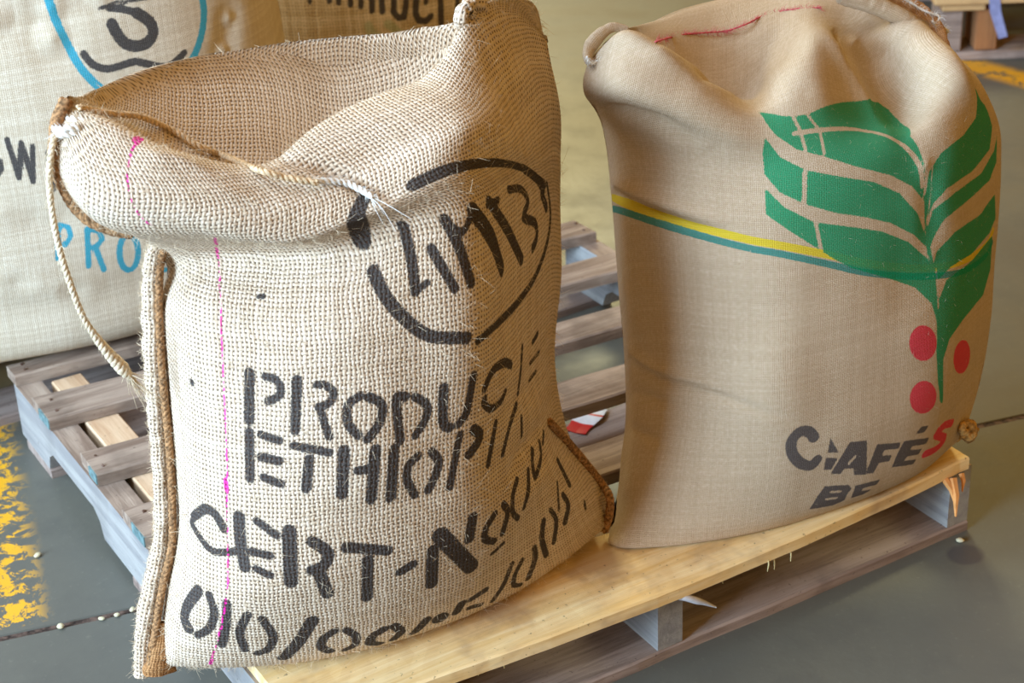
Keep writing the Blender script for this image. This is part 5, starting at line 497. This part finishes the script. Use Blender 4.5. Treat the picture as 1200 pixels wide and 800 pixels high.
M['hem_pale'] = burlap('tan_hem_cloth', .0028, lin(222, 182, 138), lin(182, 138, 96), lin(90, 64, 44), .5, (), .0015, .85)
M['sack_cafe'] = burlap('fine_burlap', .0022, lin(228, 212, 192), lin(188, 166, 138), lin(100, 78, 56), .5,
    (('ink_yellow', lin(214, 190, 30), .0006, .9), ('ink_teal', lin(20, 130, 122), .0008, .88), ('ink_green', lin(14, 142, 98), .0012, .93), ('ink_red', lin(214, 42, 72), .0012, .9), ('ink_black', lin(62, 62, 70), .0014, .88)), .0009, .84, .07)
M['sack_teal'] = burlap('pale_burlap', .0030, lin(232, 224, 206), lin(204, 190, 166), lin(140, 122, 98), .3,
    (('ink_black', lin(44, 46, 54), .0016, .93), ('ink_teal', lin(20, 158, 186), .0016, .93)), .0008, .9, .2)
M['sack_rear'] = burlap('rear_burlap', .0056, lin(226, 206, 160), lin(186, 158, 106), lin(70, 50, 28), .7, (('ink_black', lin(44, 44, 48), .0022, .92), ('ink_green', lin(150, 170, 120), .004, .5)), .0014, .76, .35)
M['fuzz_pale'] = plain('pale_jute_hair', lin(226, 204, 172), .9)

def base_noise(P, amp, sc, seed):
    n = grid_normals(P); h = vnoise(P[..., 0]*sc, P[..., 1]*sc, P[..., 2]*sc, seed)+.5*vnoise(P[..., 0]*sc*2.1, P[..., 1]*sc*2.1, P[..., 2]*sc*2.1, seed+5)
    lim = np.clip((P[..., 2]-.13)/.03, 0, 1); return P+n*(h*amp*lim)[..., None]
def make_sack(rows, nf, mat, label, data, group=None, du=.0024, df=.0024, db=.014, namp=.003, nsc=9, seed=1, creases=(), hairs=0, hair=(.004, .014, .00022), extra=None):
    P, U, V, us, vs = sack_surface(rows, nf, du, df, db)
    P = crease_disp(P, U, V, creases) if creases else P
    P = base_noise(P, namp, nsc, seed)
    vm = int((vs <= nf+2.5).sum())
    P[..., 2] = np.maximum(P[..., 2], .1262+.0*P[..., 2])
    at = {}
    for k, v in data.items():
        if k == 'creases': continue
        d = strokes_sdf(U, V, v.get('s', [])); 
        if v.get('p'): d = np.minimum(d, polys_sdf(U, V, v['p']))
        for cut in v.get('cut', []): d = np.maximum(d, -strokes_sdf(U, V, [cut]))
        d[int((vs <= nf+2.6).sum()):] = .03
        at[k] = d
    if extra: at.update(extra(P, U, V, vs))
    root = empty('coffee_sack', (float(P[..., 0].mean()), float(P[..., 1].mean()), .126)); tag(root, label, 'sack', group)
    body = fabric_mesh('sack_body', P, U, V, mat, root, at)
    if hairs: fuzz('jute_fibres', P[:vm], hairs, M['fuzz_pale'], root, *hair, avoid=at.get('ink_black'))
    return root, P, U, V, vs, surf_fn(P, U, V, vm)

def cloth_tube(name, pts, rad, n, mat, parent, seg=12, flat=1.0, lump=.0):
    """tube of cloth round a path; rad may be a list of (position, radius)"""
    C_ = dense(pts, n); T = np.gradient(C_, axis=0); T /= np.linalg.norm(T, axis=1)[:, None]
    a = np.cross(T[0], [.1, 1, .1]); a /= np.linalg.norm(a); P = np.zeros((seg, n, 3))
    s = np.linspace(0, 1, n); R = np.full(n, rad) if not isinstance(rad, (list, tuple)) else np.interp(s, [q[0] for q in rad], [q[1] for q in rad])
    L = np.concatenate([[0], np.cumsum(np.linalg.norm(np.diff(C_, axis=0), axis=1))])
    for i in range(n):
        a = a-T[i]*a.dot(T[i]); a /= np.linalg.norm(a); b = np.cross(T[i], a)
        for k in range(seg):
            c = -2*math.pi*k/seg; P[k, i] = C_[i]+(a*math.cos(c)+b*math.sin(c)*flat)*R[i]
    if lump: P += vnoise(P[..., 0]*160, P[..., 1]*160, P[..., 2]*160, 3)[..., None]*(P-C_[None])*lump
    U = np.broadcast_to(L[None], (seg, n)).copy(); V = np.broadcast_to((np.arange(seg)*R.mean()*2*math.pi/seg)[:, None], (seg, n)).copy()
    none = np.full(U.shape, .03)
    o = fabric_mesh(name, P, U, V, mat, parent, {k: none for k in ('ink_black', 'ink_pink', 'ink_green', 'ink_red', 'ink_yellow', 'ink_teal')})
    return P
# --- open coarse sack, front left
sk1, P1, U1, V1, vs1, f1 = make_sack(ROWS_OPEN, 10, M['sack_open'], 'open coarse burlap sack with rolled-down mouth, a hanging twine and black stencilled lettering', PRINT_OPEN,
    seed=3, creases=CREASE_OPEN, hairs=13000, hair=(.005, .018, .00023))
rp_ = cloth_tube('seam_roll', PATH['roll'], [(0, .008), (.3, .011), (.5, .009), (.85, .011), (1, .009)], 160, M['sack_open'], sk1, 16, 1, .18)
fuzz('seam_fibres', rp_, 3200, M['fuzz_pale'], sk1, .003, .011, .00022, seed=5)
rope(PATH['seam'], .0046, 420, M['twine_brown'], 'side_seam', sk1, 4, .006)
cloth_tube('seam_ear', PATH['ear_l'], [(0, .005), (.5, .015), (1, .019)], 40, M['hem'], sk1, 12, .6, .3)
rope(PATH['flap'], .0072, 320, M['twine_brown'], 'mouth_hem', sk1, 4, .007)
rope(PATH['ear'], .0055, 200, M['twine_brown'], 'side_seam', sk1, 4, .006)
rope(PATH['rope'], .0036, 380, M['twine'], 'drawstring', sk1, 2, .0065)
tag(rope(PATH['ropew'], .0036, 120, M['white_twine'], 'drawstring', sk1, 2, .0065, fray=8), 'bleached white end of the twine')
rope(PATH['wrap'], .0040, 220, M['white_twine'], 'twine_knot', sk1, 2, .007)
rope(PATH['tail'], .0034, 420, M['twine_pale'], 'twine_tail', sk1, 3, .0062, fray=60, taper=([0, .8, .9, .97, 1], [1, 1, 1.7, 2.2, 1.4]))
cloth_tube('corner_tuft', PATH['tuft'], [(0, .006), (.5, .009), (1, .004)], 80, M['sack_open'], sk1, 12, 1, .5)
# --- sack with the leaf print, right
sk2, P2, U2, V2, vs2, f2 = make_sack(ROWS_CAFE, 10, M['sack_cafe'], 'tied burlap sack printed with green leaves, red berries and the word CAFÉS', PRINT_CAFE,
    seed=8, creases=CREASE_CAFE, hairs=1500, hair=(.003, .009, .00014), namp=.0025)
cloth_tube('mouth_hem', PATH['b2lip'], [(0, .004), (.5, .010), (1, .007)], 70, M['sack_cafe'], sk2, 12, .6, .1)
rope(PATH['b2red'], .0012, 260, M['red_thread'], 'red_stitching', sk2, 2, .006)
rope(PATH['b2lipw'], .002, 60, M['white_twine'], 'white_stitching', sk2, 2, .004)
cloth_tube('mouth_hem', PATH['b2hem'], [(0, .010), (.6, .011), (1, .003)], 120, M['hem_pale'], sk2, 12, .6, .12)
cloth_tube('neck_fold', PATH['b2hem2'], [(0, .012), (.6, .012), (1, .003)], 120, M['sack_cafe'], sk2, 12, .7, .1)
rope(PATH['b2thr'], .0016, 140, M['white_twine'], 'white_stitching', sk2, 2, .004)
cloth_tube('corner_tuft', PATH['b2knob'], [(0, .004), (.4, .008), (1, .005)], 60, M['knob'], sk2, 10, 1, .5)
# --- rear sacks
sk3, P3, U3, V3, vs3, f3 = make_sack(ROWS_TEAL, 8, M['sack_teal'], 'pale smooth sack with a teal circle print at the left behind the open sack', PRINT_TEAL,
    seed=12, creases=CREASE_TEAL, namp=.003, nsc=5, du=.004, df=.004, db=.03)
sk4, P4, U4, V4, vs4, f4 = make_sack(ROWS_REAR, 8, M['sack_rear'], 'loose-woven sack with black lettering at the top centre behind the open sack', PRINT_REAR,
    seed=15, creases=CREASE_REAR, namp=.003, nsc=6, du=.004, df=.004, db=.03)

# ------------------------------------------------------------------ small things
def pebble(x, y, r, label, group, k):
    bm = bmesh.new(); bmesh.ops.create_icosphere(bm, subdivisions=2, radius=r); rr = random.Random(k)
    s = (rr.uniform(.9, 1.4), rr.uniform(.7, 1), rr.uniform(.55, .75))
    for v in bm.verts: v.co = Vector([v.co[i]*s[i]*(1+rr.uniform(-.1, .1)) for i in range(3)])
    zmin = min(v.co.z for v in bm.verts)
    me = bpy.data.meshes.new('pebble'); bm.to_mesh(me); bm.free()
    o = link_mesh('pebble', me, M['pebble'], None, True); o.location = (x, y, -zmin+.0005); o.rotation_euler = (0, 0, rr.uniform(0, 3)); tag(o, label, 'pebble', group); return o
for k, (x, y, r, lb, g) in enumerate([(-0.0872, 0.6819, 0.0045, 'small pale pebble on the floor between the yellow stripe and the pallet', None), (-0.1175, 0.5005, 0.005, 'pale pebble in the floor joint nearest the yellow stripe', None), (-0.0656, 0.4876, 0.0035, 'smallest pale pebble in the floor joint, between yellow stripe and pallet', None), (-0.0458, 0.4832, 0.004, 'pale pebble in the floor joint, second from the pallet corner', None), (-0.0245, 0.4824, 0.0048, 'pale pebble in the floor joint closest to the hanging sack corner', None), (0.9075, 0.006, 0.0045, 'pale crumb on the floor in front of the bottom board, right side', None), (0.9828, -0.0186, 0.0045, 'pale crumb on the floor beside the right end of the bottom board', None)]): pebble(x, y, r, lb, g, k)
# red and white wrapper lying on the bottom boards
w0 = Vector([0.725, 0.5237, 0.0155]); wr = empty('wrapper', w0); tag(wr, 'red and white printed wrapper scrap lying under the slats between the two front sacks', 'wrapper')
ux, uy = Vector((.87, .49, 0)).normalized(), Vector((-.49, .87, 0)).normalized()
def wpiece(name, s0, s1, mat, n=6):
    mb = MB(); v = []; f = []
    for i in range(n+1):
        s = s0+(s1-s0)*i/n; h = .004+.003*math.sin(s*70)
        for t_ in (-.02, 0, .02): v.append(w0+ux*s+uy*(t_*(1+.15*math.sin(s*90)))+Vector((0, 0, h+abs(t_)*.1)))
    for i in range(n):
        for k in range(2): f.append((i*3+k, (i+1)*3+k, (i+1)*3+k+1, i*3+k+1))
    mb.add(v, f); o = mb.build(name, mat, wr); md = o.modifiers.new('t', 'SOLIDIFY'); md.thickness = .0006
for s0, s1, c in ((-.03, -.004, 'wrap_red'), (-.004, .018, 'wrap_white'), (.018, .023, 'wrap_red'), (.023, .048, 'wrap_white')): wpiece('paper', s0, s1, M[c])
# grey plastic scrap caught between the front board and the middle stringer
pl = MB(); c_ = [Vector(p) for p in [[0.4977, -0.01, 0.1025], [0.5033, -0.02, 0.1061], [0.5133, -0.024, 0.1018], [0.5249, -0.026, 0.0944], [0.5353, -0.028, 0.0888], [0.5444, -0.03, 0.0824], [0.5543, -0.031, 0.075]]]; v = []; f = []
prof_ = (.005, .0085, .0070, .0088, .0058, .0045, .0015)
for i, p in enumerate(c_):
    w = prof_[i]; v += [p+Vector((.2*w, 0, w)), p+Vector((-.1*w, -.9*w, 0)), p+Vector((0, 0, -w)), p+Vector((.1*w, .5*w, 0))]
for i in range(len(c_)-1):
    for k in range(4): f.append((i*4+k, (i+1)*4+k, (i+1)*4+(k+1) % 4, i*4+(k+1) % 4))
f += [(3, 2, 1, 0), tuple(range(len(v)-4, len(v)))]
pl.add(v, f); o = pl.build('plastic_scrap', M['plastic'], None, True); sb = o.modifiers.new('s', 'SUBSURF'); sb.levels = 2; sb.render_levels = 2
tag(o, 'crumpled translucent grey plastic scrap poking out from under the pine board at the middle stringer', 'scrap')
